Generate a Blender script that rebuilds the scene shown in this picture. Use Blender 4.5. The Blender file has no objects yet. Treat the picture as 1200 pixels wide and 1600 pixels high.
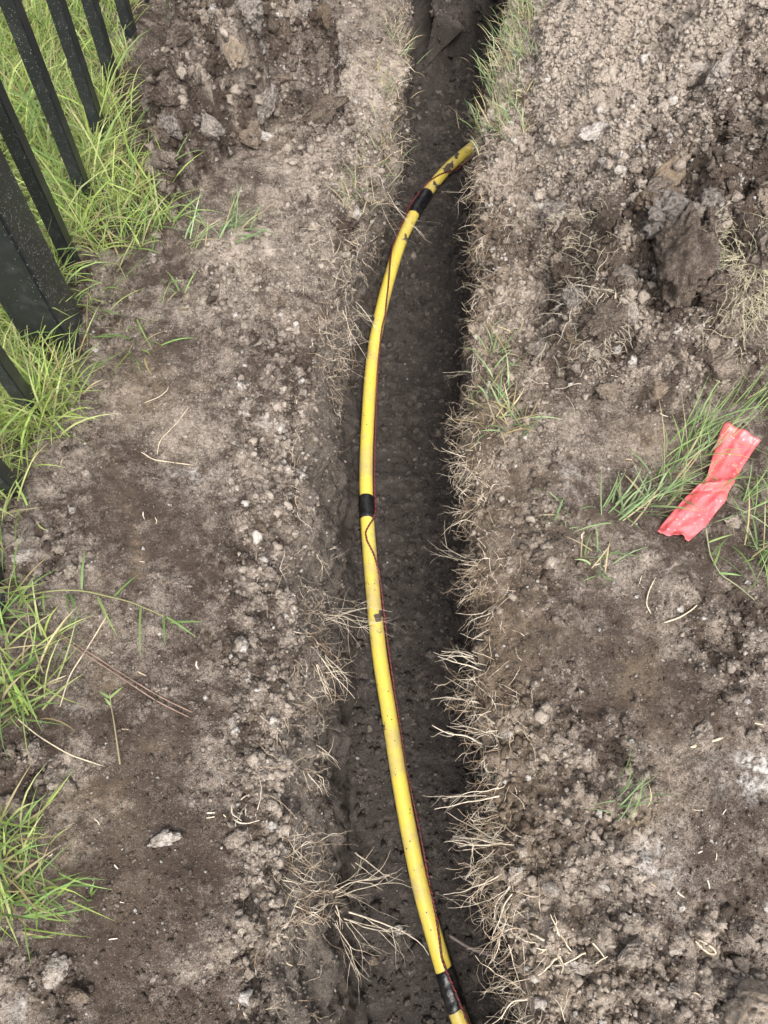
import bpy, math
import numpy as np
from mathutils import Matrix, Vector

rng = np.random.default_rng(11)
scene = bpy.context.scene
COL = scene.collection

# ------------------------------------------------------------------ camera
F, H = 1150.0, 0.88                       # focal length in photo pixels, height above the ground (m)
_u = np.array([70.0, 516.0, F]); _u /= np.linalg.norm(_u)
_x = np.array([1.0, 0, 0]); _x -= _u * _x.dot(_u); _x /= np.linalg.norm(_x)
_y = np.cross(_u, _x)
MW = np.stack([_x, _y, _u])               # camera axes -> world
CP = np.array([0.0, 0.0, H])
cam_data = bpy.data.cameras.new("camera")
cam_data.sensor_fit = 'VERTICAL'; cam_data.sensor_height = 24.0
cam_data.lens = 24.0 * F / 1600.0
cam_data.clip_start = 0.01; cam_data.clip_end = 300.0
cam = bpy.data.objects.new("camera", cam_data); COL.objects.link(cam)
mw = Matrix([[*MW[0], 0], [*MW[1], 0], [*MW[2], 0], [0, 0, 0, 1]])
mw.translation = Vector(CP)
cam.matrix_world = mw
scene.camera = cam

# ------------------------------------------------------------------ light
SUN_EL, SUN_AZ = math.radians(58), math.radians(172)     # compass-like: 0 = +Y, clockwise
world = bpy.data.worlds.new("World"); scene.world = world
world.use_nodes = True
nt = world.node_tree; nt.nodes.clear()
sky = nt.nodes.new('ShaderNodeTexSky'); sky.sky_type = 'NISHITA'; sky.sun_disc = False
sky.sun_elevation = SUN_EL; sky.sun_rotation = SUN_AZ
sky.air_density = 1.0; sky.dust_density = 4.0; sky.ozone_density = 1.0
hsv = nt.nodes.new('ShaderNodeHueSaturation'); hsv.inputs['Saturation'].default_value = 0.25
bg = nt.nodes.new('ShaderNodeBackground'); bg.inputs['Strength'].default_value = 0.15
wo = nt.nodes.new('ShaderNodeOutputWorld')
nt.links.new(sky.outputs[0], hsv.inputs['Color']); nt.links.new(hsv.outputs[0], bg.inputs[0]); nt.links.new(bg.outputs[0], wo.inputs[0])
sun_data = bpy.data.lights.new("sun", 'SUN'); sun_data.energy = 1.25; sun_data.angle = math.radians(26)
sun_data.color = (1.0, 0.965, 0.915)
sun = bpy.data.objects.new("sun", sun_data); COL.objects.link(sun)
sd = Vector((math.sin(SUN_AZ) * math.cos(SUN_EL), math.cos(SUN_AZ) * math.cos(SUN_EL), math.sin(SUN_EL)))
sun.rotation_euler = sd.to_track_quat('Z', 'Y').to_euler()
scene.view_settings.view_transform = 'Standard'; scene.view_settings.look = 'None'
scene.view_settings.gamma = 1.0; scene.view_settings.use_curve_mapping = False
scene.view_settings.exposure = 1.5
scene.render.engine = 'CYCLES'
scene.cycles.max_bounces = 6; scene.cycles.diffuse_bounces = 3; scene.cycles.transparent_max_bounces = 6

# ------------------------------------------------------------------ pixel <-> place helpers (used to survey the site)
def P(px, py, z=0.0):
    d = MW @ np.array([(px - 600) / F, -(py - 800) / F, -1.0])
    return CP + d * ((z - H) / d[2])

def Qv(p):
    c = (p - CP) @ MW
    return 600 + F * c[..., 0] / -c[..., 2], 800 - F * c[..., 1] / -c[..., 2]

# ------------------------------------------------------------------ noise
def h2(ix, iy, s):
    ix = ix.astype(np.int64).astype(np.uint32); iy = iy.astype(np.int64).astype(np.uint32)
    h = ix * np.uint32(374761393) + iy * np.uint32(668265263) + np.uint32((s * 2246822519 + 77) & 0xffffffff)
    h = (h ^ (h >> np.uint32(13))) * np.uint32(1274126177)
    h = (h ^ (h >> np.uint32(15))) * np.uint32(2246822519)
    h = h ^ (h >> np.uint32(16))
    return h.astype(np.float32) / np.float32(4294967295.0)

def perlin(x, y, s):
    x0 = np.floor(x); y0 = np.floor(y); fx = (x - x0).astype(np.float32); fy = (y - y0).astype(np.float32)
    ux = fx * fx * fx * (fx * (fx * 6 - 15) + 10); uy = fy * fy * fy * (fy * (fy * 6 - 15) + 10)
    def g(i, j):
        a = h2(x0 + i, y0 + j, s) * np.float32(6.2831853)
        return np.cos(a) * (fx - i) + np.sin(a) * (fy - j)
    n0 = g(0, 0) * (1 - ux) + g(1, 0) * ux; n1 = g(0, 1) * (1 - ux) + g(1, 1) * ux
    return (n0 * (1 - uy) + n1 * uy) * 1.5

def fbm(x, y, wl, octs, s, gain=0.5):
    r = 0; a = 1.0
    for i in range(octs):
        r = r + a * perlin(x / wl, y / wl, s + i * 17); a *= gain; wl *= 0.5
    return r

def bill(x, y, wl, octs, s, gain=0.5):
    r = 0; a = 1.0
    for i in range(octs):
        wx = x / wl + 0.5 * perlin(x / wl * 0.8, y / wl * 0.8, s + 3 + i); wy = y / wl + 0.5 * perlin(x / wl * 0.8, y / wl * 0.8, s + 8 + i)
        r = r + a * np.abs(perlin(wx, wy, s + i * 17)); a *= gain; wl *= 0.5
    return r

def pebbles(x, y, cell, s, dens=0.7, rmin=0.25, rmax=0.62):
    """rounded lumps half sunk in the ground: height (in cells) and a random value for each lump"""
    wx = x / cell + 0.30 * perlin(x / cell * 1.3, y / cell * 1.3, s + 5) + 0.16 * perlin(x / cell * 3.1, y / cell * 3.1, s + 15)
    wy = y / cell + 0.30 * perlin(x / cell * 1.3, y / cell * 1.3, s + 6) + 0.16 * perlin(x / cell * 3.1, y / cell * 3.1, s + 16)
    x0 = np.floor(wx); y0 = np.floor(wy)
    best = np.zeros_like(wx, dtype=np.float32); rid = np.zeros_like(best)
    for i in (-1, 0, 1):
        for j in (-1, 0, 1):
            cx = x0 + i; cy = y0 + j
            on = h2(cx, cy, s + 1) < dens
            jx = cx + 0.15 + 0.7 * h2(cx, cy, s + 2); jy = cy + 0.15 + 0.7 * h2(cx, cy, s + 3)
            r = rmin + (rmax - rmin) * h2(cx, cy, s + 4) ** 1.5
            an = 6.2832 * h2(cx, cy, s + 7); ca, sa = np.cos(an), np.sin(an)
            ax_ = np.abs((wx - jx) * ca + (wy - jy) * sa); ay_ = np.abs((wy - jy) * ca - (wx - jx) * sa) * (1.0 + 0.7 * h2(cx, cy, s + 8))
            dd = np.maximum(np.maximum(ax_, ay_), 0.74 * (ax_ + ay_)) + 0.25 * (wx - jx) * sa
            hgt = np.where(on, np.clip((r - dd) * 2.4, 0, 0.7 * r), 0).astype(np.float32)
            m = hgt > best
            best = np.where(m, hgt, best); rid = np.where(m, h2(cx, cy, s + 9), rid)
    return best, rid

def sstep(a, b, x):
    t = np.clip((x - a) / (b - a), 0, 1); return t * t * (3 - 2 * t)

def blob(qx, qy, cx, cy, rx, ry):
    return np.exp(-((qx - cx) / rx) ** 2 - ((qy - cy) / ry) ** 2)

def poly_inside_dist(x, y, poly):
    """distance to the outline for points inside the polygon, minus for those outside"""
    d = np.full(x.shape, 1e9); ins = np.zeros(x.shape, bool)
    n = len(poly)
    for i in range(n):
        ax, ay = poly[i]; bx, by = poly[(i + 1) % n]
        ex, ey = bx - ax, by - ay
        t = np.clip(((x - ax) * ex + (y - ay) * ey) / (ex * ex + ey * ey), 0, 1)
        d = np.minimum(d, np.hypot(x - ax - t * ex, y - ay - t * ey))
        c = ((ay > y) != (by > y)) & (x < (bx - ax) * (y - ay) / (by - ay + 1e-12) + ax)
        ins ^= c
    return np.where(ins, d, -d)

# ------------------------------------------------------------------ materials
class Nodes:
    def __init__(self, name):
        self.m = bpy.data.materials.new(name); self.m.use_nodes = True
        self.t = self.m.node_tree; self.t.nodes.clear()
        self.out = self.n('ShaderNodeOutputMaterial')
    def n(self, k, **kw):
        nd = self.t.nodes.new(k)
        for a, b in kw.items(): setattr(nd, a, b)
        return nd
    def l(self, a, b): self.t.links.new(a, b)
    def math(self, op, a, b=None, clamp=False):
        nd = self.n('ShaderNodeMath', operation=op); nd.use_clamp = clamp
        for i, v in enumerate((a, b)):
            if v is None: continue
            if isinstance(v, (int, float)): nd.inputs[i].default_value = v
            else: self.l(v, nd.inputs[i])
        return nd.outputs[0]
    def mix(self, f, a, b):
        nd = self.n('ShaderNodeMix', data_type='RGBA')
        for i, v in ((0, f), (6, a), (7, b)):
            if isinstance(v, (int, float)): nd.inputs[i].default_value = v
            elif isinstance(v, tuple): nd.inputs[i].default_value = (*v, 1)
            else: self.l(v, nd.inputs[i])
        return nd.outputs[2]
    def noise(self, scale, detail=4, rough=0.55, vec=None):
        nd = self.n('ShaderNodeTexNoise'); nd.inputs['Scale'].default_value = scale
        nd.inputs['Detail'].default_value = detail; nd.inputs['Roughness'].default_value = rough
        if vec is not None: self.l(vec, nd.inputs['Vector'])
        return nd.outputs[0]
    def ramp(self, f, a, b):
        nd = self.n('ShaderNodeMapRange'); nd.inputs[1].default_value = a; nd.inputs[2].default_value = b
        self.l(f, nd.inputs[0]); return nd.outputs[0]

MOIST, DRY, TAN, WHITE = (0.060, 0.043, 0.033), (0.44, 0.37, 0.305), (0.29, 0.215, 0.14), (0.66, 0.63, 0.59)

def soil_material(name, use_object_color=False, moist=MOIST, amp0=0.5):
    k = Nodes(name)
    tc = k.n('ShaderNodeNewGeometry').outputs['Position']
    if use_object_color:
        oi = k.n('ShaderNodeObjectInfo'); src = oi.outputs['Color']
    else:
        src = k.n('ShaderNodeAttribute', attribute_name='soil').outputs['Color']
    sp = k.n('ShaderNodeSeparateColor'); k.l(src, sp.inputs[0])
    n1 = k.noise(42, 6, 0.66, tc); n2 = k.noise(230, 6, 0.75, tc); n3 = k.noise(95, 3, 0.6, tc)
    n4 = k.noise(680, 3, 0.7, tc)
    amp = k.math('ADD', k.math('MULTIPLY', sp.outputs[0], 1.5), amp0, True)
    d = k.math('MULTIPLY', k.math('SUBTRACT', n1, 0.5), 1.25)
    d = k.math('ADD', d, k.math('MULTIPLY', k.math('SUBTRACT', n2, 0.5), 1.9))
    d = k.math('ADD', d, k.math('MULTIPLY', k.math('SUBTRACT', n4, 0.5), 1.7))
    d = k.math('ADD', sp.outputs[0], k.math('MULTIPLY', d, amp), True)
    c = k.mix(d, moist, DRY)
    tn = k.math('MULTIPLY', sp.outputs[1], k.ramp(n3, 0.3, 0.62), True)
    c = k.mix(tn, c, TAN)
    wn = k.math('MULTIPLY', sp.outputs[2], k.ramp(n2, 0.36, 0.6), True)
    c = k.mix(wn, c, WHITE)
    # sand grains and bits of mica
    vo = k.n('ShaderNodeTexVoronoi'); vo.inputs['Scale'].default_value = 520; k.l(tc, vo.inputs['Vector'])
    sv = k.n('ShaderNodeSeparateColor'); k.l(vo.outputs['Color'], sv.inputs[0])
    g = k.math('MULTIPLY', k.math('LESS_THAN', vo.outputs['Distance'], k.math('MULTIPLY', sv.outputs[1], 0.5)), k.math('GREATER_THAN', sv.outputs[0], 0.74))
    g = k.math('MULTIPLY', g, k.math('ADD', k.math('MULTIPLY', sp.outputs[0], 0.75), 0.12), True)
    c = k.mix(g, c, (0.58, 0.54, 0.48))
    b = k.n('ShaderNodeBsdfPrincipled'); k.l(c, b.inputs['Base Color'])
    b.inputs['Roughness'].default_value = 0.93; b.inputs['Specular IOR Level'].default_value = 0.18
    hsum = k.math('ADD', k.math('MULTIPLY', n2, 0.7), k.math('MULTIPLY', n4, 0.5))
    bp = k.n('ShaderNodeBump'); bp.inputs['Strength'].default_value = 1.0; bp.inputs['Distance'].default_value = 0.006
    k.l(hsum, bp.inputs['Height']); k.l(bp.outputs[0], b.inputs['Normal'])
    k.l(b.outputs[0], k.out.inputs[0])
    return k.m

M_SOIL = soil_material('soil')
M_CLOD = soil_material('clod_soil', True)
M_SUB = soil_material('damp_subsoil', False, (0.050, 0.042, 0.037), 0.2)

def plant_material(name, rough=0.5, trans=0.3):
    k = Nodes(name)
    a = k.n('ShaderNodeAttribute', attribute_name='tint').outputs['Color']
    tc = k.n('ShaderNodeTexCoord').outputs['Object']
    n = k.noise(120, 3, 0.6, tc)
    c = k.mix(k.math('MULTIPLY', k.ramp(n, 0.35, 0.7), 0.35), a, (0.20, 0.17, 0.10))
    b = k.n('ShaderNodeBsdfPrincipled'); k.l(c, b.inputs['Base Color']); b.inputs['Roughness'].default_value = rough
    b.inputs['Specular IOR Level'].default_value = 0.35
    t = k.n('ShaderNodeBsdfTranslucent'); k.l(c, t.inputs[0])
    mx = k.n('ShaderNodeMixShader'); mx.inputs[0].default_value = trans
    k.l(b.outputs[0], mx.inputs[1]); k.l(t.outputs[0], mx.inputs[2]); k.l(mx.outputs[0], k.out.inputs[0])
    return k.m
M_GRASS = plant_material('grass_blade', 0.45, 0.45)

def root_material():
    k = Nodes('root_skin')
    a = k.n('ShaderNodeAttribute', attribute_name='tint').outputs['Color']
    tc = k.n('ShaderNodeTexCoord').outputs['Object']
    c = k.mix(k.math('MULTIPLY', k.ramp(k.noise(150, 4, 0.6, tc), 0.45, 0.75), 0.7), a, (0.14, 0.10, 0.07))
    b = k.n('ShaderNodeBsdfPrincipled'); k.l(c, b.inputs['Base Color']); b.inputs['Roughness'].default_value = 0.8
    b.inputs['Specular IOR Level'].default_value = 0.2
    k.l(b.outputs[0], k.out.inputs[0]); return k.m
M_ROOT = root_material()

def fence_material():
    k = Nodes('black_fence_paint')
    tc = k.n('ShaderNodeTexCoord').outputs['Object']
    n = k.noise(55, 5, 0.6, tc)
    c = k.mix(k.math('MULTIPLY', k.ramp(n, 0.52, 0.78), 0.22), (0.016, 0.018, 0.019), (0.12, 0.12, 0.115))
    vo = k.n('ShaderNodeTexVoronoi'); vo.inputs['Scale'].default_value = 560; k.l(tc, vo.inputs['Vector'])
    s = k.n('ShaderNodeSeparateColor'); k.l(vo.outputs['Color'], s.inputs[0])
    sel = k.math('GREATER_THAN', k.math('ADD', s.outputs[0], k.math('MULTIPLY', k.math('SUBTRACT', k.noise(14, 2, 0.5, tc), 0.5), 0.9)), 0.79)
    g = k.math('MULTIPLY', k.math('LESS_THAN', vo.outputs['Distance'], k.math('MULTIPLY', s.outputs[1], 0.36)), sel)
    c = k.mix(g, c, (0.42, 0.40, 0.36))
    b = k.n('ShaderNodeBsdfPrincipled'); k.l(c, b.inputs['Base Color'])
    k.l(k.math('ADD', k.math('MULTIPLY', n, 0.3), 0.22), b.inputs['Roughness'])
    bp = k.n('ShaderNodeBump'); bp.inputs['Strength'].default_value = 0.12; bp.inputs['Distance'].default_value = 0.001
    k.l(k.noise(420, 3, 0.5, tc), bp.inputs['Height']); k.l(bp.outputs[0], b.inputs['Normal'])
    k.l(b.outputs[0], k.out.inputs[0]); return k.m
M_FENCE = fence_material()

def pipe_material():
    k = Nodes('yellow_gas_pipe')
    a = k.n('ShaderNodeAttribute', attribute_name='dirt').outputs['Fac']
    tc = k.n('ShaderNodeTexCoord').outputs['Object']
    n = k.noise(70, 5, 0.65, tc)
    c = k.mix(k.math('MULTIPLY', k.ramp(k.noise(22, 5, 0.6, tc), 0.42, 0.72), 0.42), (0.68, 0.53, 0.085), (0.48, 0.39, 0.15))
    film = k.math('MULTIPLY', k.ramp(k.math('ADD', k.math('MULTIPLY', a, 0.7), k.math('MULTIPLY', n, 0.6)), 0.5, 0.8), 0.55, True)
    c = k.mix(film, c, (0.24, 0.18, 0.11))
    sm = k.math('MULTIPLY', k.ramp(k.noise(15, 7, 0.72, tc), 0.50, 0.62), 0.6)
    c = k.mix(sm, c, (0.42, 0.33, 0.16))
    dm = k.ramp(k.math('ADD', a, k.math('MULTIPLY', k.math('SUBTRACT', n, 0.5), 1.3)), 0.52, 0.6)
    c = k.mix(dm, c, (0.075, 0.055, 0.042))
    vo = k.n('ShaderNodeTexVoronoi'); vo.inputs['Scale'].default_value = 170; k.l(tc, vo.inputs['Vector'])
    s = k.n('ShaderNodeSeparateColor'); k.l(vo.outputs['Color'], s.inputs[0])
    g = k.math('MULTIPLY', k.math('LESS_THAN', vo.outputs['Distance'], k.math('MULTIPLY', s.outputs[1], 0.26)), k.math('GREATER_THAN', s.outputs[0], 0.78))
    c = k.mix(g, c, (0.05, 0.04, 0.03))
    b = k.n('ShaderNodeBsdfPrincipled'); k.l(c, b.inputs['Base Color'])
    k.l(k.math('ADD', k.math('MULTIPLY', n, 0.25), k.math('ADD', k.math('MULTIPLY', dm, 0.4), 0.22)), b.inputs['Roughness'])
    k.l(b.outputs[0], k.out.inputs[0]); return k.m
M_PIPE = pipe_material()

def plain(name, col, rough, col2=None, scale=60, spec=0.4, bump=0.0):
    k = Nodes(name); tc = k.n('ShaderNodeTexCoord').outputs['Object']
    n = k.noise(scale, 5, 0.6, tc)
    c = k.mix(k.ramp(n, 0.45, 0.75), col, col2 or col)
    b = k.n('ShaderNodeBsdfPrincipled'); k.l(c, b.inputs['Base Color']); b.inputs['Roughness'].default_value = rough
    b.inputs['Specular IOR Level'].default_value = spec
    if bump:
        bp = k.n('ShaderNodeBump'); bp.inputs['Strength'].default_value = bump; bp.inputs['Distance'].default_value = 0.002
        k.l(k.noise(scale * 3, 3, 0.5, tc), bp.inputs['Height']); k.l(bp.outputs[0], b.inputs['Normal'])
    k.l(b.outputs[0], k.out.inputs[0]); return k.m
M_TAPE = plain('black_vinyl_tape', (0.008, 0.008, 0.009), 0.32, (0.035, 0.031, 0.027), 60, 0.5, 0.6)
M_WIRE_RED = plain('red_wire_jacket', (0.22, 0.025, 0.03), 0.45, (0.12, 0.04, 0.04), 80)
M_WIRE_DARK = plain('dark_wire_jacket', (0.05, 0.022, 0.025), 0.45, (0.10, 0.05, 0.045), 80)
M_NEEDLE = plain('dry_needle', (0.16, 0.10, 0.075), 0.7, (0.28, 0.19, 0.14), 60)

def red_film_material():
    k = Nodes('red_plastic_film'); tc = k.n('ShaderNodeTexCoord').outputs['Object']
    n = k.noise(45, 5, 0.65, tc)
    c = k.mix(k.ramp(n, 0.4, 0.75), (0.66, 0.10, 0.11), (0.70, 0.19, 0.19))
    vo = k.n('ShaderNodeTexVoronoi'); vo.inputs['Scale'].default_value = 330; k.l(tc, vo.inputs['Vector'])
    s = k.n('ShaderNodeSeparateColor'); k.l(vo.outputs['Color'], s.inputs[0])
    g = k.math('MULTIPLY', k.math('LESS_THAN', vo.outputs['Distance'], k.math('MULTIPLY', s.outputs[1], 0.5)),
               k.math('GREATER_THAN', k.math('ADD', s.outputs[0], k.math('MULTIPLY', k.math('SUBTRACT', k.noise(24, 2, 0.5, tc), 0.5), 0.9)), 0.72))
    c = k.mix(k.math('MULTIPLY', g, 0.5), c, (0.72, 0.55, 0.52))
    b = k.n('ShaderNodeBsdfPrincipled'); k.l(c, b.inputs['Base Color']); b.inputs['Roughness'].default_value = 0.36
    t = k.n('ShaderNodeBsdfTranslucent'); k.l(c, t.inputs[0])
    bp = k.n('ShaderNodeBump'); bp.inputs['Strength'].default_value = 0.2; bp.inputs['Distance'].default_value = 0.001
    k.l(k.noise(90, 4, 0.6, tc), bp.inputs['Height']); k.l(bp.outputs[0], b.inputs['Normal'])
    mx = k.n('ShaderNodeMixShader'); mx.inputs[0].default_value = 0.2
    k.l(b.outputs[0], mx.inputs[1]); k.l(t.outputs[0], mx.inputs[2]); k.l(mx.outputs[0], k.out.inputs[0])
    return k.m
M_RED = red_film_material()

# ------------------------------------------------------------------ mesh helpers
def make_mesh(name, verts, faces, mat, attrs=None, smooth=True):
    verts = np.asarray(verts, np.float32); faces = np.asarray(faces, np.int32)
    me = bpy.data.meshes.new(name); nf, ks = faces.shape
    me.vertices.add(len(verts)); me.vertices.foreach_set('co', verts.ravel())
    me.loops.add(nf * ks); me.loops.foreach_set('vertex_index', faces.ravel())
    me.polygons.add(nf)
    me.polygons.foreach_set('loop_start', np.arange(0, nf * ks, ks, dtype=np.int32))
    me.polygons.foreach_set('loop_total', np.full(nf, ks, np.int32))
    if smooth: me.polygons.foreach_set('use_smooth', np.ones(nf, bool))
    for an, av in (attrs or {}).items():
        av = np.asarray(av, np.float32)
        if av.ndim == 1:
            at = me.attributes.new(an, 'FLOAT', 'POINT'); at.data.foreach_set('value', av)
        else:
            at = me.attributes.new(an, 'FLOAT_COLOR', 'POINT')
            at.data.foreach_set('color', np.concatenate([av, np.ones((len(av), 1), np.float32)], 1).ravel())
    me.materials.append(mat); me.update(); me.validate()
    return me

def link(name, me, parent=None, **props):
    o = bpy.data.objects.new(name, me); COL.objects.link(o)
    if parent is not None: o.parent = parent
    for a, b in props.items(): o[a] = b
    return o

def recenter(verts):
    """put the thing's origin at its base"""
    c = verts.mean(0); c[2] = verts[:, 2].min(); return verts - c, c

def thing_mesh(name, verts, faces, mat, label, category, group=None, attrs=None, smooth=True):
    v, c = recenter(np.asarray(verts, float))
    o = link(name, make_mesh(name, v, faces, mat, attrs, smooth), label=label, category=category)
    o.location = c
    if group: o['group'] = group
    return o

def empty(name, loc, label, category, group=None):
    o = bpy.data.objects.new(name, None); COL.objects.link(o); o.location = loc; o.empty_display_size = 0.02
    o['label'] = label; o['category'] = category
    if group: o['group'] = group
    return o

def tubes(paths, radii, sides=3):
    """paths (N,S,3), radii (N,S) -> verts, quads"""
    N, S, _ = paths.shape
    tan = np.gradient(paths, axis=1); tan /= np.linalg.norm(tan, axis=2, keepdims=True) + 1e-12
    ref = np.where(np.abs(tan[..., 2:3]) > 0.9, np.array([1.0, 0, 0]), np.array([0, 0, 1.0]))
    a = np.cross(tan, ref); a /= np.linalg.norm(a, axis=2, keepdims=True) + 1e-12
    b = np.cross(tan, a)
    ang = np.arange(sides) * 2 * np.pi / sides
    v = paths[:, :, None, :] + radii[:, :, None, None] * (a[:, :, None, :] * np.cos(ang)[:, None] + b[:, :, None, :] * np.sin(ang)[:, None])
    idx = np.arange(N * S * sides).reshape(N, S, sides)
    nx = np.roll(idx, -1, axis=2)
    q = np.stack([idx[:, :-1], idx[:, 1:], nx[:, 1:], nx[:, :-1]], -1).reshape(-1, 4)
    return v.reshape(-1, 3), q

def ico(sub):
    t = (1 + 5 ** 0.5) / 2
    v = np.array([(-1, t, 0), (1, t, 0), (-1, -t, 0), (1, -t, 0), (0, -1, t), (0, 1, t), (0, -1, -t), (0, 1, -t), (t, 0, -1), (t, 0, 1), (-t, 0, -1), (-t, 0, 1)], float)
    v /= np.linalg.norm(v[0])
    f = [(0, 11, 5), (0, 5, 1), (0, 1, 7), (0, 7, 10), (0, 10, 11), (1, 5, 9), (5, 11, 4), (11, 10, 2), (10, 7, 6), (7, 1, 8), (3, 9, 4), (3, 4, 2), (3, 2, 6), (3, 6, 8), (3, 8, 9), (4, 9, 5), (2, 4, 11), (6, 2, 10), (8, 6, 7), (9, 8, 1)]
    v = list(map(tuple, v))
    for _ in range(sub):
        c = {}; nf = []
        def mid(a, b):
            k = (min(a, b), max(a, b))
            if k not in c:
                m = np.array(v[a]) + np.array(v[b]); v.append(tuple(m / np.linalg.norm(m))); c[k] = len(v) - 1
            return c[k]
        for a, b, d in f:
            x, y, z = mid(a, b), mid(b, d), mid(d, a)
            nf += [(a, x, z), (b, y, x), (d, z, y), (x, y, z)]
        f = nf
    return np.array(v), np.array(f)

def n3(p, wl, s):
    """cheap 3-D noise from three 2-D slices"""
    q = p / wl
    return (perlin(q[:, 0] + 3.1, q[:, 1] + q[:, 2] * 0.6, s) + perlin(q[:, 1] - 1.7, q[:, 2] - q[:, 0] * 0.6, s + 31) + perlin(q[:, 2] + 5.3, q[:, 0] + q[:, 1] * 0.6, s + 57)) / 1.6

# ------------------------------------------------------------------ the ground with the trench in it
def lip(ptsl, z):
    w = np.array([P(a, b, z) for a, b in ptsl]); w = w[np.argsort(w[:, 1])]
    return w[:, 1], w[:, 0]
LL = lip([(425, 1640), (438, 1500), (445, 1350), (450, 1200), (458, 1050), (462, 900), (464, 780), (470, 660), (488, 560), (522, 450), (565, 330), (605, 230), (628, 150), (638, 60), (645, -30)], 0)
LR = lip([(857, 1640), (824, 1480), (795, 1330), (778, 1180), (766, 1030), (756, 900), (743, 760), (738, 640), (748, 540), (758, 440), (762, 340), (758, 250), (763, 160), (784, 70), (808, -20)], 0)
ZF = -0.43
BL = lip([(563, 1640), (552, 1450), (546, 1250), (548, 1050), (547, 880), (547, 720), (556, 580), (584, 450), (612, 340), (632, 240), (640, 150), (640, 60), (640, -20)], ZF)
BR = lip([(808, 1640), (786, 1450), (762, 1300), (750, 1150), (738, 1000), (724, 850), (716, 700), (724, 560), (738, 450), (752, 350), (776, 260), (800, 180), (810, 90), (810, 0)], ZF)
def smooth_interp(y, tab):
    return (np.interp(y - 0.03, *tab) + np.interp(y, *tab) + np.interp(y + 0.03, *tab)) / 3

ys = np.concatenate([-30 * (1 - np.linspace(0, 1, 22)[:-1]) ** 3 - 0.95,
                     np.arange(-0.95, -0.36, 0.01), np.arange(-0.36, 1.66, 0.003), np.arange(1.66, 2.3, 0.0055), np.arange(2.3, 2.7, 0.02),
                     2.7 + 30 * np.linspace(0, 1, 20) ** 3])
NR = len(ys)
xl = smooth_interp(ys, LL) + 0.016 * perlin(ys / 0.13, ys * 0, 3) + 0.008 * perlin(ys / 0.035, ys * 0, 4)
xr = smooth_interp(ys, LR) + 0.014 * perlin(ys / 0.11, ys * 0, 5) + 0.007 * perlin(ys / 0.03, ys * 0, 6)
bl = smooth_interp(ys, BL) + 0.004 * perlin(ys / 0.12, ys * 0, 7)
br = smooth_interp(ys, BR) + 0.004 * perlin(ys / 0.12, ys * 0, 8)
zf = ZF + 0.19 * sstep(2.3, 2.6, ys) + 0.24 * sstep(2.7, 4.0, ys) + 0.43 * (1 - sstep(-3.0, -1.6, ys))
zf = np.minimum(zf, -0.002)
NA, NB, NC, ND, NE = 16, 230, 76, 60, 236
def seg(a, b, n): return a[:, None] + (b - a)[:, None] * np.linspace(0, 1, n, endpoint=False)[None]
one = np.ones(NR)
xo = -0.72 - 30 * (np.linspace(1, 0, NA, endpoint=False)) ** 3
xs = [np.repeat(xo[None], NR, 0), seg(-0.72 * one, xl, NB)]
zs = [np.zeros((NR, NA)), np.zeros((NR, NB))]
xs += [seg(xl, bl, NC), seg(bl, br, ND), seg(br, xr, NC), seg(xr, 0.95 * one, NE)]
zs += [seg(0 * one, zf, NC), seg(zf, zf, ND), seg(zf, 0 * one, NC), np.zeros((NR, NE))]
tw = np.linspace(0, 1, NC, endpoint=False)[None]
zs[1] = -0.065 * np.exp(-(xl[:, None] - xs[1]) / 0.055); zs[5] = -0.024 * np.exp(-(xs[5] - xr[:, None]) / 0.03); zs[4] = zf[:, None] + (-0.024 - zf)[:, None] * np.linspace(0, 1, NC, endpoint=False)[None]
xs[2] = (xl - 0.012)[:, None] + (bl - xl + 0.012)[:, None] * tw ** 0.9; zs[2] = -0.065 + (zf + 0.065)[:, None] * tw ** 1.2      # the left wall has slumped a little
xo2 = 0.95 + 30 * np.linspace(0, 1, NA) ** 3
xs.append(np.repeat(xo2[None], NR, 0)); zs.append(np.zeros((NR, NA)))
GX = np.concatenate(xs, 1); GZ = np.concatenate(zs, 1); GY = np.repeat(ys[:, None], GX.shape[1], 1)
NCOL = GX.shape[1]
cL0, cL1 = NA + NB, NA + NB + NC           # first column of left wall / of floor
cF1 = cL1 + ND; cR1 = cF1 + NC             # end of floor / end of right wall
u_ref = np.concatenate([[0], np.cumsum(np.hypot(np.diff(GX[NR // 3]), np.diff(GZ[NR // 3])))])
U = np.repeat(u_ref[None], NR, 0).astype(np.float32); V = GY.astype(np.float32)
# round the lips and the foot of the walls
sX, sZ = GX.copy(), GZ.copy()
for _ in range(40):
    sX[:, NA + 5:-NA - 5] = (sX[:, NA + 4:-NA - 6] + 2 * sX[:, NA + 5:-NA - 5] + sX[:, NA + 6:-NA - 4]) / 4
    sZ[:, NA + 5:-NA - 5] = (sZ[:, NA + 4:-NA - 6] + 2 * sZ[:, NA + 5:-NA - 5] + sZ[:, NA + 6:-NA - 4]) / 4
GX, GZ = sX, sZ
cols = np.arange(NCOL)[None]
isL = cols < cL0; isWL = (cols >= cL0) & (cols < cL1); isF = (cols >= cL1) & (cols < cF1); isWR = (cols >= cF1) & (cols < cR1); isR = cols >= cR1
top = (isL | isR) & np.ones((NR, 1), bool)

pts0 = np.stack([GX, GY, np.zeros_like(GX)], -1)
near = (np.abs(GX) < 1.2) & (GY > -0.4) & (GY < 1.9)
qx = np.full(GX.shape, 5000.0); qy = np.full(GX.shape, 5000.0)
qx[near], qy[near] = Qv(pts0[near])

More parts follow.
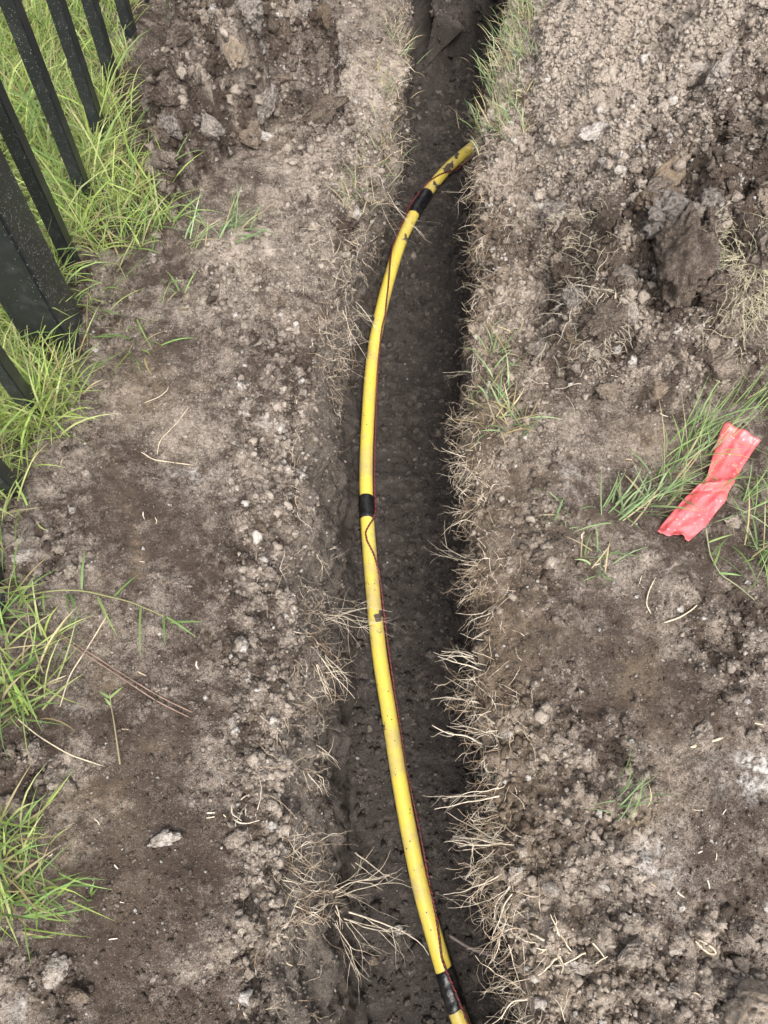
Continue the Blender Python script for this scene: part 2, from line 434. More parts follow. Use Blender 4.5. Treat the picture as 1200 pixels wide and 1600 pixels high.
def W2(lst): return [tuple(P(a, b)[:2]) for a, b in lst]
HEAP_R = W2([(826, -160), (835, 20), (832, 110), (838, 230), (838, 330), (850, 420), (852, 500), (850, 560), (885, 612), (960, 630), (1050, 640), (1130, 625), (1210, 600), (1330, 560), (1650, 300), (1700, -200)])
HEAP_L = W2([(275, 70), (250, 125), (238, 185), (233, 230), (245, 290), (275, 335), (318, 290), (350, 240), (420, 190), (500, 155), (535, 115), (515, 40), (490, -80), (380, -90), (325, 20)])
dl = np.where(top, poly_inside_dist(GX, GY, HEAP_L), -1.0)
dr = np.where(top, poly_inside_dist(GX, GY, HEAP_R), -1.0)
edge_n = 0.022 * perlin(U / 0.09, V / 0.09, 51) + 0.012 * perlin(U / 0.035, V / 0.035, 52)
dl = np.where(top, dl + edge_n, -1); dr = np.where(top, dr + edge_n, -1)
heapR = 0.25 * (1 - np.exp(-np.maximum(dr, 0) / 0.24)) + 0.02 * sstep(0, 0.02, dr)
heapL = 0.18 * (1 - np.exp(-np.maximum(dl, 0) / 0.07)) + 0.015 * sstep(0, 0.02, dl)

dist_lip = np.where(isL, xl[:, None] - GX, np.where(isR, GX - xr[:, None], 0.0))
# where the soil is loose (1) and where it is trodden flat (0)
loose = 0.33 + 0 * qx
for cx, cy, rx, ry, a in [(420, 620, 60, 160, .7), (410, 900, 75, 200, .8), (430, 1200, 85, 220, .8), (450, 1520, 90, 180, .9), (60, 860, 90, 70, .8),
                          (55, 1215, 90, 60, .7), (140, 480, 90, 80, .6), (150, 640, 80, 60, .5), (520, 200, 90, 150, .6), (330, 430, 80, 60, .5), (60, 1520, 90, 80, .5),
                          (820, 470, 60, 200, .7), (850, 830, 60, 120, .4), (1150, 1010, 90, 90, .7), (900, 1180, 110, 130, .7), (880, 1450, 130, 220, .9), (1100, 1520, 160, 120, .7), (800, 250, 70, 200, .6), (480, 60, 80, 80, .3)]:
    loose = loose + a * blob(qx, qy, cx, cy, rx, ry)
for cx, cy, rx, ry, a in [(260, 830, 95, 260, .5), (250, 1350, 130, 220, .4), (1000, 740, 110, 80, .3), (1010, 1030, 130, 120, .3), (1100, 1330, 110, 110, .2), (560, 60, 50, 80, .3), (400, 280, 80, 60, .3), (250, 560, 70, 80, .3)]:
    loose = loose - a * blob(qx, qy, cx, cy, rx, ry)
loose = np.clip(loose + 0.25 * perlin(U / 0.06, V / 0.06, 71), 0.08, 1.0)
cmp_ = 1 - sstep(0.1, 0.45, loose)
loose = np.where((dr > 0) | (dl > 0), 1.0, loose)
loose = np.where(isF, 0.45, loose); loose = np.where(isWL | isWR, 0.25 + 0.45 * np.exp(np.minimum(GZ, 0) / 0.12), loose)

base_h = 0.010 * fbm(U, V, 0.30, 2, 81) + 0.006 * fbm(U, V, 0.09, 3, 82)
p1, r1 = pebbles(U, V, 0.046, 101, 0.3); p2, r2 = pebbles(U, V, 0.021, 202, 0.4); p3, r3 = pebbles(U, V, 0.0105, 303, 0.6)
rgh = np.clip(0.75 + 0.6 * perlin(U / 0.009, V / 0.009, 310), 0.2, 1.3)
b1 = bill(U, V, 0.055, 5, 311, 0.55)
rough = fbm(U, V, 0.042, 4, 333, 0.66)
crumb = (0.005 * (b1 - 0.35) + 0.010 * rough) * sstep(0.15, 1.0, loose) + (p1 * 0.046 * sstep(0.5, 1.0, loose) * 0.4 + p2 * 0.021 * 0.7 * sstep(0.25, 0.8, loose) + p3 * 0.0105 * 0.9 * sstep(0.12, 0.6, loose)) * rgh * np.where(dr > 0, 0.4, 1.0)
ck = np.abs(perlin(U / 0.05 + 0.5 * perlin(U / 0.03, V / 0.03, 95), V / 0.05, 93))
fine = 0.0036 * fbm(U, V, 0.024, 3, 91, 0.68) * (0.6 + 0.4 * loose) - np.where(top, 0.004 * np.clip(1 - ck * 9, 0, 1) * sstep(0.0, 0.5, perlin(U / 0.12, V / 0.12, 97)), 0)
disp = base_h * np.where(top, 1.0, 0.7) + crumb + fine
# big lumps inside the heaps
chunk, _rc = pebbles(U, V, 0.07, 404, 0.8, .35, .7)
lumps = 0.045 * chunk + 0.05 * (bill(U, V, 0.17, 3, 404, 0.5) - 0.3) + 0.022 * fbm(U, V, 0.10, 5, 440, 0.62)
disp = disp + np.where(dr > 0, heapR + lumps * sstep(0, 0.05, dr), 0) + np.where(dl > 0, heapL + lumps * 1.15 * sstep(0, 0.04, dl), 0)
# worn shoulders: the soil leans down into the trench
# tyre lugs pressed into the left bank
tr = blob(qx, qy, 255, 960, 75, 330) * top
tph = (GY + 0.16 * GX) / 0.066 + 0.14 * perlin(U / 0.05, V / 0.05, 181); ridge = np.exp(-((tph - np.round(tph)) / 0.11) ** 2) * sstep(-0.35, 0.25, perlin(U / 0.04, V / 0.06, 183))
disp = disp + tr * 0.0055 * ridge
# soil banked against the fence, worn off at one spot where the rail shows
fx = -0.405 + 0.03 * (GY - 0.9)
bank = np.exp(-((GX - fx) / 0.035) ** 2) * np.where(top, 1, 0) * sstep(0.25, 0.35, GY) * 0.022
bank *= 1 - blob(qx, qy, 42, 715, 26, 50)
disp = disp + bank
# scraped streaks along the walls, made by the bucket
wall = (isWL | isWR)
disp = disp + np.where(isWL, 0.015 * fbm(U, V, 0.13, 5, 611, 0.66), 0) + np.where(isWR, 0.008 * fbm(U, V, 0.08, 4, 655, 0.66), 0) + np.where(wall, 0.005 * perlin(U / 0.028, V / 0.45, 61) + 0.003 * perlin(U / 0.011, V / 0.25, 62) + 0.008 * perlin(U / 0.07, V / 0.12, 63), 0)
disp = disp + np.where(isF, (0.15 * sstep(1.85, 1.91, GY - 0.3 * (GX - 0.2) + 0.03 * perlin(U / 0.06, V / 0.06, 66)) + 0.03 * fbm(U, V, 0.16, 4, 67, 0.62) * sstep(1.7, 1.8, GY)), 0)
disp = disp * np.where((ys[:, None] > 2.75) | (ys[:, None] < -0.9), 0.4, 1.0)

pos = np.stack([GX, GY, GZ], -1)
tu = np.gradient(pos, axis=1); tv = np.gradient(pos, axis=0)
nrm = np.cross(tu, tv); nrm /= np.linalg.norm(nrm, axis=2, keepdims=True) + 1e-12
for _ in range(6): nrm[:, 1:-1] = (nrm[:, :-2] + 2 * nrm[:, 1:-1] + nrm[:, 2:]) / 4
nrm /= np.linalg.norm(nrm, axis=2, keepdims=True) + 1e-12
pos = pos + nrm * disp[..., None]
del tu, tv

# soil colour: dryness, sandy tan, pale crust
lum = 0.13 + 0.26 * fbm(U, V, 0.15, 5, 131, 0.6) + 0 * qx
for cx, cy, rx, ry, a in [(560, 120, 170, 190, .38), (330, 420, 140, 130, .12), (430, 900, 60, 300, .2), (460, 1250, 60, 150, .2), (450, 1550, 70, 100, .2), (230, 1450, 220, 200, -.12), (330, 830, 110, 200, -.07),
                          (100, 870, 80, 60, .12), (870, 380, 60, 160, .16), (900, 1130, 120, 120, -.08), (1050, 1130, 150, 120, -.10), (870, 1450, 130, 200, .17), (1010, 1330, 110, 90, .14), (1080, 1500, 130, 100, .12), (1130, 1250, 70, 90, -.15), (290, 700, 60, 60, .1), (780, 200, 60, 200, .2)]:
    lum = lum + a * blob(qx, qy, cx, cy, rx, ry)
lum = np.where(dr > 0, 0.20 + 1.05 * blob(qx, qy, 960, 50, 360, 200) + 0.32 * blob(qx, qy, 900, 290, 90, 130) - 0.34 * blob(qx, qy, 1050, 450, 230, 170), lum)  # right heap top: dry crust, whitened further in its colour to stand for glare
lum = np.where(dl > 0, 0.10 + 0.14 * fbm(U, V, 0.05, 3, 171), lum)
lum = lum + np.where(p2 * loose > 0.12, (r2 - 0.4) * 0.5, 0) + np.where(p3 > 0.1, (r3 - 0.45) * 0.5 * (0.4 + loose), 0) + np.where(p1 * loose > 0.1, (r1 - 0.5) * 0.2, 0)
lum = lum - np.where(top, 0.03 * cmp_, 0)
lum = lum + np.where(top, (0.45 * (b1 - 0.42) + 0.12 * rough) * loose, 0)
lum = np.where(isF, 0.05 + 0.12 * (r3 - 0.4) + 0.07 * rough, lum)
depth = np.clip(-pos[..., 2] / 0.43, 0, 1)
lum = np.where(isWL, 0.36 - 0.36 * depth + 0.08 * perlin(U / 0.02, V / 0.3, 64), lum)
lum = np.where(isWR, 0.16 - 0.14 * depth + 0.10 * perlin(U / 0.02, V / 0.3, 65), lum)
tan = 0.13 * sstep(0.1, 0.7, perlin(U / 0.07, V / 0.07, 141)) + 0 * qx
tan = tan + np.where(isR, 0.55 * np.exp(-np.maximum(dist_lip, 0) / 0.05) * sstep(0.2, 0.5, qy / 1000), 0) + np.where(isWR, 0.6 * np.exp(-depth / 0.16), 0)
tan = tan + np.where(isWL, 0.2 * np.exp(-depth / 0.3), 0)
for cx, cy, rx, ry, a in [(215, 870, 12, 50, .4), (165, 1070, 24, 22, .5), (1000, 1275, 30, 26, .7), (215, 620, 60, 50, .35), (1020, 690, 50, 30, .4), (1000, 1060, 40, 40, .35), (130, 1250, 60, 40, .3), (100, 1350, 50, 50, .35), (700, 1100, 10, 10, .1)]:
    tan = tan + a * blob(qx, qy, cx, cy, rx, ry)
tan = np.where(isF, 0.0, tan)
lum = lum + 0.22 * tr * ridge
wht = 0 * qx
for cx, cy, rx, ry, a in [(1185, 1205, 50, 36, 1.2), (1020, 1325, 22, 20, .8), (1048, 1370, 34, 18, .6), (1005, 1350, 26, 14, .7), (300, 735, 34, 12, .7), (255, 1310, 18, 14, .55), (120, 1090, 22, 20, .4), (45, 1570, 28, 24, .7), (890, 750, 20, 24, .5), (410, 640, 24, 18, .3), (410, 155, 20, 8, .8), (1070, 1420, 16, 22, .5), (270, 940, 18, 12, .3)]:
    wht = wht + a * blob(qx, qy, cx, cy, rx, ry)
wht = wht * sstep(-0.35, 0.55, perlin(U / 0.024, V / 0.024, 191) + 0.7 * perlin(U / 0.009, V / 0.009, 192))
lum = lum + np.where(top, 0.13 * fbm(U, V, 0.022, 3, 195, 0.6), 0)
lawn_side = top & (GX < fx - 0.02)
lum = np.where(lawn_side, 0.25, lum)
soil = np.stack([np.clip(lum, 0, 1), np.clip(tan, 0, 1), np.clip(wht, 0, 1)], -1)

vid = np.arange(NR * NCOL).reshape(NR, NCOL)
quads = np.stack([vid[:-1, :-1], vid[:-1, 1:], vid[1:, 1:], vid[1:, :-1]], -1)
def split(mask_v, name, mat=M_SOIL, **props):
    """cut the cells whose first corner is in the mask out of the sheet as an object of its own"""
    q = quads[mask_v[:-1, :-1]]
    used, inv = np.unique(q.ravel(), return_inverse=True)
    v = pos.reshape(-1, 3)[used]; s = soil.reshape(-1, 3)[used]
    return link(name, make_mesh(name, v, inv.reshape(-1, 4), mat, {'soil': s}), **props)
ones = np.ones((NR, 1), bool)
mR = (dr > 0); mL = (dl > 0) & ~mR
split(top & ~mR & ~mL, 'ground', kind='structure')
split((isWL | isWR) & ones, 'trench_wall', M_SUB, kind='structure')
split(isF & ones, 'trench_floor', M_SUB, kind='structure')
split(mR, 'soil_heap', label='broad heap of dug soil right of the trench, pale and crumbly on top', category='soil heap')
split(mL, 'soil_heap', label='low dark heap of lumpy soil against the black fence', category='soil heap')

# height of the ground (not the trench) for setting things down
def ground_z(x, y):
    i = int(np.clip(np.searchsorted(ys, y), 1, NR - 1))
    i = i if abs(ys[i] - y) < abs(ys[i - 1] - y) else i - 1
    if x < (xl[i] + xr[i]) / 2: return float(np.interp(x, pos[i, :cL0, 0], pos[i, :cL0, 2]))
    return float(np.interp(x, pos[i, cR1:, 0], pos[i, cR1:, 2]))
def G(px, py, dz=0.0):
    z = 0.0
    for _ in range(5):
        p = P(px, py, z); z = 0.5 * z + 0.5 * ground_z(p[0], p[1])
    p = P(px, py, z); return np.array([p[0], p[1], ground_z(p[0], p[1]) + dz])
def floor_z(x, y):
    i = int(np.clip(np.searchsorted(ys, y), 1, NR - 1))
    return float(np.interp(x, pos[i, cL1:cF1, 0], pos[i, cL1:cF1, 2]))

# ------------------------------------------------------------------ black steel fence
fdir = np.array([0.03, 1.0, 0]); fdir /= np.linalg.norm(fdir); fang = math.atan2(-fdir[0], fdir[1])
fence = empty('picket_fence', (-0.405 + 0.03 * (0.6 - 0.9), 0.6, 0), 'black steel picket fence dusted with soil along the lawn edge', 'fence')
fence.rotation_euler = (0, 0, fang)
def box_mesh(name, sx, sy, z0, z1, bev=0.0015):
    import bmesh
    bm = bmesh.new(); bmesh.ops.create_cube(bm, size=1)
    for v in bm.verts: v.co = Vector((v.co.x * sx, v.co.y * sy, z0 + (v.co.z + 0.5) * (z1 - z0)))
    bmesh.ops.bevel(bm, geom=bm.edges[:], offset=bev, segments=2, affect='EDGES')
    me = bpy.data.meshes.new(name); bm.to_mesh(me); bm.free()
    for p in me.polygons: p.use_smooth = False
    me.materials.append(M_FENCE); return me
picket_me = box_mesh('picket', 0.0195, 0.0195, -0.06, 1.25)
post_me = box_mesh('post', 0.0635, 0.0635, -0.4, 1.32, 0.003)
def fence_y(px, py):
    """place along the fence where the upright seen through this pixel meets the ground"""
    best = None
    for yy in np.linspace(0.1, 1.7, 1601):
        q = Qv(np.array([-0.405 + 0.03 * (yy - 0.9), yy, 0.0])); 
        c = (q[0] - 530) * (py - 1316) - (q[1] - 1316) * (px - 530)
        if best is None or abs(c) < best[0]: best = (abs(c), yy)
    return best[1]
post_y = fence_y(49, 450)
pk = [fence_y(226, 0), fence_y(190, 0), fence_y(140, 0), fence_y(87, 0), fence_y(15, 0), fence_y(-7, 150), fence_y(22, 600)]
print('fence', post_y, pk)
sp = 0.114
pk += [pk[-1] - k * sp for k in range(1, 9)] + [pk[0] + sp * k for k in range(1, 8)]
for yy in pk:
    o = link('picket', picket_me, fence); o.location = (0, (yy - 0.6) / fdir[1], 0)
for yy in (post_y, post_y + 2.2):
    o = link('post', post_me, fence); o.location = (0, (yy - 0.6) / fdir[1], 0)
for z in (0.004, 1.10):
    me = box_mesh('rail', 0.026, 3.2, z - 0.026, z, 0.002)
    o = link('rail', me, fence); o.location = (0.0, 0.6, 0)

# ------------------------------------------------------------------ yellow pipe, tape and tracer wire
PR = 0.0134
ppx = [(905, 2150), (835, 1940), (795, 1800), (765, 1720), (741, 1650), (716, 1586), (698, 1530), (679, 1465), (658, 1390), (639, 1300), (621, 1200), (607, 1110), (594, 1030), (585, 950), (578, 870), (573, 795), (572, 730), (575, 650), (582, 560), (592, 500), (607, 440), (628, 375), (654, 322), (683, 282), (708, 255), (728, 238), (752, 220), (790, 196), (850, 165)]
ctrl = np.array([P(a, b, ZF + 0.018) for a, b in ppx])
tt = np.concatenate([[0], np.cumsum(np.linalg.norm(np.diff(ctrl, axis=0), axis=1))])
def catmull(t):
    t = np.clip(t, 0, tt[-1] - 1e-6); i = np.clip(np.searchsorted(tt, t, side='right') - 1, 0, len(tt) - 2)
    m = np.gradient(ctrl, tt, axis=0)
    hh = (tt[i + 1] - tt[i])[:, None]; s = ((t - tt[i]) / (tt[i + 1] - tt[i]))[:, None]
    return (2 * s**3 - 3 * s**2 + 1) * ctrl[i] + (s**3 - 2 * s**2 + s) * hh * m[i] + (-2 * s**3 + 3 * s**2) * ctrl[i + 1] + (s**3 - s**2) * hh * m[i + 1]
ts = np.arange(0, tt[-1], 0.003); path = catmull(ts)
for _ in range(12): path[1:-1] = (path[:-2] + 2 * path[1:-1] + path[2:]) / 4
ptan = np.gradient(path, axis=0); ptan /= np.linalg.norm(ptan, axis=1, keepdims=True)
pside = np.cross(ptan, np.array([0, 0, 1.0])); pside /= np.linalg.norm(pside, axis=1, keepdims=True)
pup = np.cross(pside, ptan)
def along(py):
    q = Qv(path); return float(np.interp(py, q[1][::-1], ts[::-1]))
def ring_tube(i0, i1, rad, sides=28, cap=False):
    ang = np.arange(sides) * 2 * np.pi / sides
    n = i1 - i0
    r = rad if np.ndim(rad) == 2 else np.full((n, sides), rad)
    v = path[i0:i1, None] + r[..., None] * (pside[i0:i1, None] * np.cos(ang)[None, :, None] + pup[i0:i1, None] * np.sin(ang)[None, :, None])
    idx = np.arange(n * sides).reshape(n, sides); nx = np.roll(idx, -1, 1)
    q = np.stack([idx[:-1], nx[:-1], nx[1:], idx[1:]], -1).reshape(-1, 4)
    return v.reshape(-1, 3), q
pv, pq = ring_tube(0, len(path), PR)
dirt = np.zeros(len(pv)); qpx, qpy = Qv(pv)
wbx = 6 * perlin(qpx / 9, qpy / 9, 12) + 3 * perlin(qpx / 4, qpy / 4, 14); wby = 8 * perlin(qpx / 9, qpy / 9, 13) + 4 * perlin(qpx / 4, qpy / 4, 15)
for cx, cy, r, a in [(592, 962, 9, 1.2), (597, 985, 5, .8), (577, 930, 7, .55), (635, 370, 7, .8), (690, 245, 7, 1.0), (700, 262, 9, .9), (712, 240, 6, .8), (681, 290, 6, .8), (672, 300, 5, .6), (574, 905, 7, .6), (600, 1135, 4, .8), (619, 1250, 3, .8), (604, 1215, 4, .6), (589, 1020, 6, .5), (562, 700, 8, .45), (571, 640, 6, .35), (700, 1540, 9, .2), (660, 1375, 3, .6)]:
    dirt = np.maximum(dirt, a * np.exp(-((qpx - cx + wbx) ** 2 + (qpy - cy + wby) ** 2) / r ** 2))
low = np.clip(0.5 - ((pv - np.repeat(path, 28, 0)) * np.repeat(pup, 28, 0)).sum(1) / PR, 0, 1)
dirt = np.clip(dirt + 0.28 * low, 0, 1.2)
pipe = empty('gas_pipe', path[len(path) // 2] * [1, 1, 0] + [0, 0, ZF], 'long yellow gas pipe lying along the trench floor', 'pipe')
org = np.array(pipe.location)
link('tube', make_mesh('tube', pv - org, pq, M_PIPE, {'dirt': dirt}), pipe)
for y0, y1 in ((1576, 1514), (811, 775), (334, 300)):
    i0, i1 = int(along(y0) / 0.003), int(along(y1) / 0.003) + 1
    n = i1 - i0; ang = np.arange(36) * 2 * np.pi / 36
    rr = PR + 0.0011 + 0.0006 * perlin(np.repeat(np.arange(n)[:, None] * 0.6, 36, 1), np.repeat(np.cos(ang)[None] * 2, n, 0), i0) + 0.0006 * (np.sin(np.arange(n) * 0.9)[:, None] > 0.2)
    rr[0] = PR + 0.0002; rr[-1] = PR + 0.0002
    v, q = ring_tube(i0, i1, rr, 36)
    sl = 0.0022 * np.sin(np.tile(ang, n) * 1 + i0) * 1.0
    v = v + np.repeat(ptan[i0:i1], 36, 0) * sl[:, None]
    link('tape_wrap', make_mesh('tape_wrap', v - org, q, M_TAPE), pipe)
woff = [(1700, .9, 0), (1590, .55, 0), (1578, .45, 1), (1545, .3, 1), (1515, .1, 1), (1495, .05, 0), (1470, .35, 0), (1430, .75, 0), (1390, 1.0, 0), (1340, 1.12, 0), (1300, 1.2, -.4), (1200, 1.05, -.8), (1090, 1.1, -.5), (1050, 1.15, 0), (930, 1.1, 0), (895, .95, 0), (870, .45, 0), (850, -.25, 0), (836, -.4, 0), (824, .2, 0), (815, .75, 0), (795, 1.0, 1), (770, 1.1, 0), (700, 1.12, 0), (660, 1.1, 0), (610, 1.0, 0), (550, .85, 0), (515, .7, 0), (495, .8, 0), (455, .3, 0), (405, -.7, 0), (385, -1.05, 0), (340, -1.12, 0), (318, -1.1, 1), (298, -1.0, 0), (284, -.1, 0), (268, .9, 0), (255, 1.1, -.5), (225, 1.0, -.8)]
wa = np.array([along(a[0]) for a in woff]); wo_ = np.array([a[1] for a in woff]); wh = np.array([a[2] for a in woff])
od = np.argsort(wa); wa, wo_, wh = wa[od], wo_[od], wh[od]
wt = np.arange(max(wa[0], 0.01), wa[-1], 0.0012)
o_ = np.interp(wt, wa, wo_); h_ = np.interp(wt, wa, wh)
for _ in range(10): o_[1:-1] = (o_[:-2] + 2 * o_[1:-1] + o_[2:]) / 4
ip = wt / 0.003; bi = lambda arr: np.stack([np.interp(ip, np.arange(len(arr)), arr[:, k]) for k in range(3)], 1)
wc, wt_, ws, wu = bi(path), bi(ptan), bi(pside), bi(pup)
ang_ = np.arcsin(np.clip(o_, -1, 1)); ext = np.maximum(np.abs(o_), 1)
rw = PR + 0.0014 + 0.0022 * (h_ > 0.3)
wp = wc + ws * (np.sin(ang_) * ext * rw)[:, None] + wu * (np.cos(ang_) * rw + np.minimum(h_, 0) * PR)[:, None]
for ph, m in ((0, M_WIRE_RED), (np.pi, M_WIRE_DARK)):
    tw = wt * 2 * np.pi / 0.012 + ph
    p_ = wp + 0.0009 * (ws * np.cos(tw)[:, None] + wu * np.sin(tw)[:, None])
    v, q = tubes(p_[None], np.full((1, len(p_)), 0.00125), 6)
    link('tracer_wire', make_mesh('tracer_wire', v - org, q, m), pipe)

# ------------------------------------------------------------------ red plastic strip
le = [(1132, 660), (1123, 688), (1112, 722), (1104, 750), (1092, 757), (1072, 776), (1046, 806), (1024, 833)]
re = [(1187, 690), (1171, 714), (1154, 742), (1143, 764), (1139, 778), (1124, 796), (1107, 818), (1076, 846)]
def resample(l, n):
    w = np.array([P(a, b, G(a, b)[2] + 0.012) - [0, 0, 0.012] for a, b in l]); s = np.concatenate([[0], np.cumsum(np.linalg.norm(np.diff(w, axis=0), axis=1))])
    return np.stack([np.interp(np.linspace(0, s[-1], n), s, w[:, k]) for k in range(3)], 1)
NL, NW = 90, 30
A, B = resample(le, NL), resample(re, NL)
z_s = 0.5 * (A[:, 2] + B[:, 2]); ker = np.ones(25) / 25; z_s = np.convolve(np.pad(z_s, 12, 'edge'), ker, 'valid')
f_ = np.linspace(0, 1, NW)[None, :, None]
S = A[:, None] * (1 - f_) + B[:, None] * f_
su, sv_ = np.meshgrid(np.linspace(0, 1, NW), np.linspace(0, 1, NL))
zz = z_s[:, None] + 0.008 + 0.005 * np.sin(np.pi * su)
zz += 0.0014 * np.sin(su * 15 + 5 * sv_ + 2 * perlin(su * 3, sv_ * 4, 8)) + 0.003 * perlin(su * 4, sv_ * 9, 5) + 0.0009 * perlin(su * 9, sv_ * 20, 6)
zz += 0.006 * np.exp(-((sv_ - 0.47 + 0.12 * (su - .5)) / 0.035) ** 2) - 0.005 * np.exp(-((sv_ - 0.53 + 0.12 * (su - .5)) / 0.03) ** 2)   # the twist across its middle
zz += 0.012 * sstep(0.93, 1.0, sv_) * (0.5 + 0.5 * np.cos(su * 9)) + 0.006 * (1 - sstep(0, 0.05, sv_))
zz = np.maximum(zz, z_s[:, None] + 0.004)
S[..., 2] = zz
rag = (0.003 * perlin(su * 7, sv_ * 0, 15))[..., None] * np.array([0.4, -1, 0])
S = S + rag * (sv_ > 0.97)[..., None]
th = np.array([0, 0, 0.0003])
idx = np.arange(NL * NW).reshape(NL, NW)
top_q = np.stack([idx[:-1, :-1], idx[1:, :-1], idx[1:, 1:], idx[:-1, 1:]], -1).reshape(-1, 4)
bot_q = top_q[:, ::-1] + NL * NW
rim = np.concatenate([idx[0, :], idx[1:, -1], idx[-1, -2::-1], idx[-2:0:-1, 0]])
rn = np.roll(rim, -1); rim_q = np.stack([rim, rn, rn + NL * NW, rim + NL * NW], -1)
thing_mesh('plastic_strip', np.concatenate([S.reshape(-1, 3) + th, S.reshape(-1, 3) - th]), np.concatenate([top_q, bot_q, rim_q]), M_RED,
           'creased strip of red plastic tape lying on the soil by green grass', 'plastic tape')

# ------------------------------------------------------------------ clods
IV2, IF2 = ico(4)
def clod_mesh(seed, sub, squash):
    p = IV2 * 1.0
    r = 0.95 + 0.36 * n3(p, 0.95, seed) + 0.26 * n3(p, 0.5, seed + 3) + 0.20 * n3(p, 0.26, seed + 9) + 0.15 * n3(p, 0.13, seed + 13) + 0.09 * n3(p, 0.07, seed + 17)
    # broken faces
    rs = np.random.default_rng(seed)
    v = p * r[:, None]
    for _ in range(5):
        d = rs.normal(size=3); d /= np.linalg.norm(d); h = rs.uniform(0.55, 0.85)
        s = v @ d; v = v - d * (np.maximum(s - h, 0) * 0.7)[:, None]
    v = v * np.array([1, rs.uniform(0.7, 0.95), squash])
    return make_mesh('clod', v, IF2, M_CLOD)
CLODS = [clod_mesh(500 + 7 * i, 3, s) for i, s in enumerate([.7, .8, .6, .75, .9, .55, .7, .85, .65, .5, .72, .8])]
def clod(p, r, k, tone, label, group=None, name='soil_clod', cat='soil clod', tilt=0.35, stretch=1.0, rz=None):
    o = link(name, CLODS[k % len(CLODS)], label=label, category=cat)
    o.location = p; o.scale = (r * stretch, r, r)
    o.rotation_euler = (rng.uniform(-tilt, tilt), rng.uniform(-tilt, tilt), rng.uniform(0, 6.28) if rz is None else rz)
    o.color = (*tone, 1)
    if group: o['group'] = group
    return o
MM = 0.001
special = [  # px, py, radius mm, mesh, (dry, tan, pale), label, stretch, turn
    (367, 84, 24, 1, (.35, .95, .1), 'tan lump of clay standing out of the dark left heap', 1.3, 1.9),
    (497, 132, 33, 5, (.08, .1, 0), 'dark flat clod lying between the left heap and the trench', 1.3, .6),
    (405, 150, 12, 2, (.6, .1, .8), 'small whitish crusted lump below the left heap', 1.7, .1),
    (1042, 278, 34, 3, (.30, .75, 0), 'long tan slab of clay leaning on the right heap', 1.6, 1.0),
    (1162, 96, 21, 6, (.3, .8, .2), 'yellow tan lump at the right edge of the heap top', 1.2, .2),
    (1062, 410, 54, 7, (.10, .05, 0), 'largest dark brown clod at the foot of the right heap', 1.3, 1.3),
    (962, 405, 28, 9, (.06, .1, 0), 'dark slab of soil standing on edge left of the largest clod', 1.6, 1.4),
    (1128, 455, 30, 4, (.10, .0, 0), 'dark clod just left of the upturned pale sod', 1.1, .4),
    (1018, 545, 24, 0, (.12, .0, 0), 'smooth dark clod low in the right heap', 1.3, .6),
    (955, 607, 17, 8, (.2, .25, 0), 'brown clod at the lower rim of the right heap', 1.2, .2),
    (1025, 612, 18, 10, (.22, .4, 0), 'tan faced clod at the lower rim of the right heap', 1.2, .3),
    (880, 590, 17, 11, (.08, .0, 0), 'dark clod at the left corner of the right heap', 1.1, .9),
    (935, 215, 22, 2, (.55, .0, .6), 'whitish crusted clod high on the right heap', 1.4, .2),
    (960, 330, 22, 1, (.16, .0, 0), 'round dark clod in the middle of the right heap', 1.2, .4),
    (1045, 45, 17, 9, (.1, .05, 0), 'dark sharp clod near the top of the pale heap', 1.5, .9),
    (1170, 205, 20, 7, (.2, .05, 0), 'grey brown clod by the right edge of the heap', 1.3, .1),
    (1168, 1575, 40, 3, (.4, .75, .2), 'big tan clod in the lower right corner', 1.0, .3),
    (983, 1443, 12, 0, (.42, .35, .15), 'upper of two round tan clods near the lower right', 1.2, .2),
    (983, 1488, 12, 7, (.42, .35, .15), 'lower of two round tan clods near the lower right', 1.2, .6),
    (255, 1312, 13, 5, (.42, .35, .45), 'pale rounded stone pressed into the lower left bank', 1.2, .3),
    (370, 1310, 11, 8, (.3, .3, .1), 'tan clod beside a dead root on the lower left bank', 1.3, .4),
    (88, 1518, 13, 6, (.5, .4, .35), 'pale crumbly clod in the lower left corner', 1.2, .8),
    (35, 872, 11, 2, (.6, .2, .5), 'whitish angular lump by the left grass', 1.3, .3),
    (337, 1018, 11, 9, (.12, .1, 0), 'dark round clod in a hollow on the left bank', 1.2, .8),
    (1142, 818, 11, 4, (.45, .35, .2), 'grey tan clod beside the lower end of the red strip', 1.1, .3),
    (857, 862, 19, 5, (.12, .1, 0), 'flat dark clod on the right bank below the grass sprigs', 1.4, .4),
    (1092, 1155, 15, 9, (.4, .2, .1), 'flat greyish clod left of the white ash patch', 1.4, .8),
]
for px, py, r, k, tone, lab, st, rz in special:
    p = G(px, py); clod(p + [0, 0, (0.3 if r < 18 else 0.12) * r * MM], r * MM, k, tone, lab, stretch=st, rz=rz, tilt=0.3)

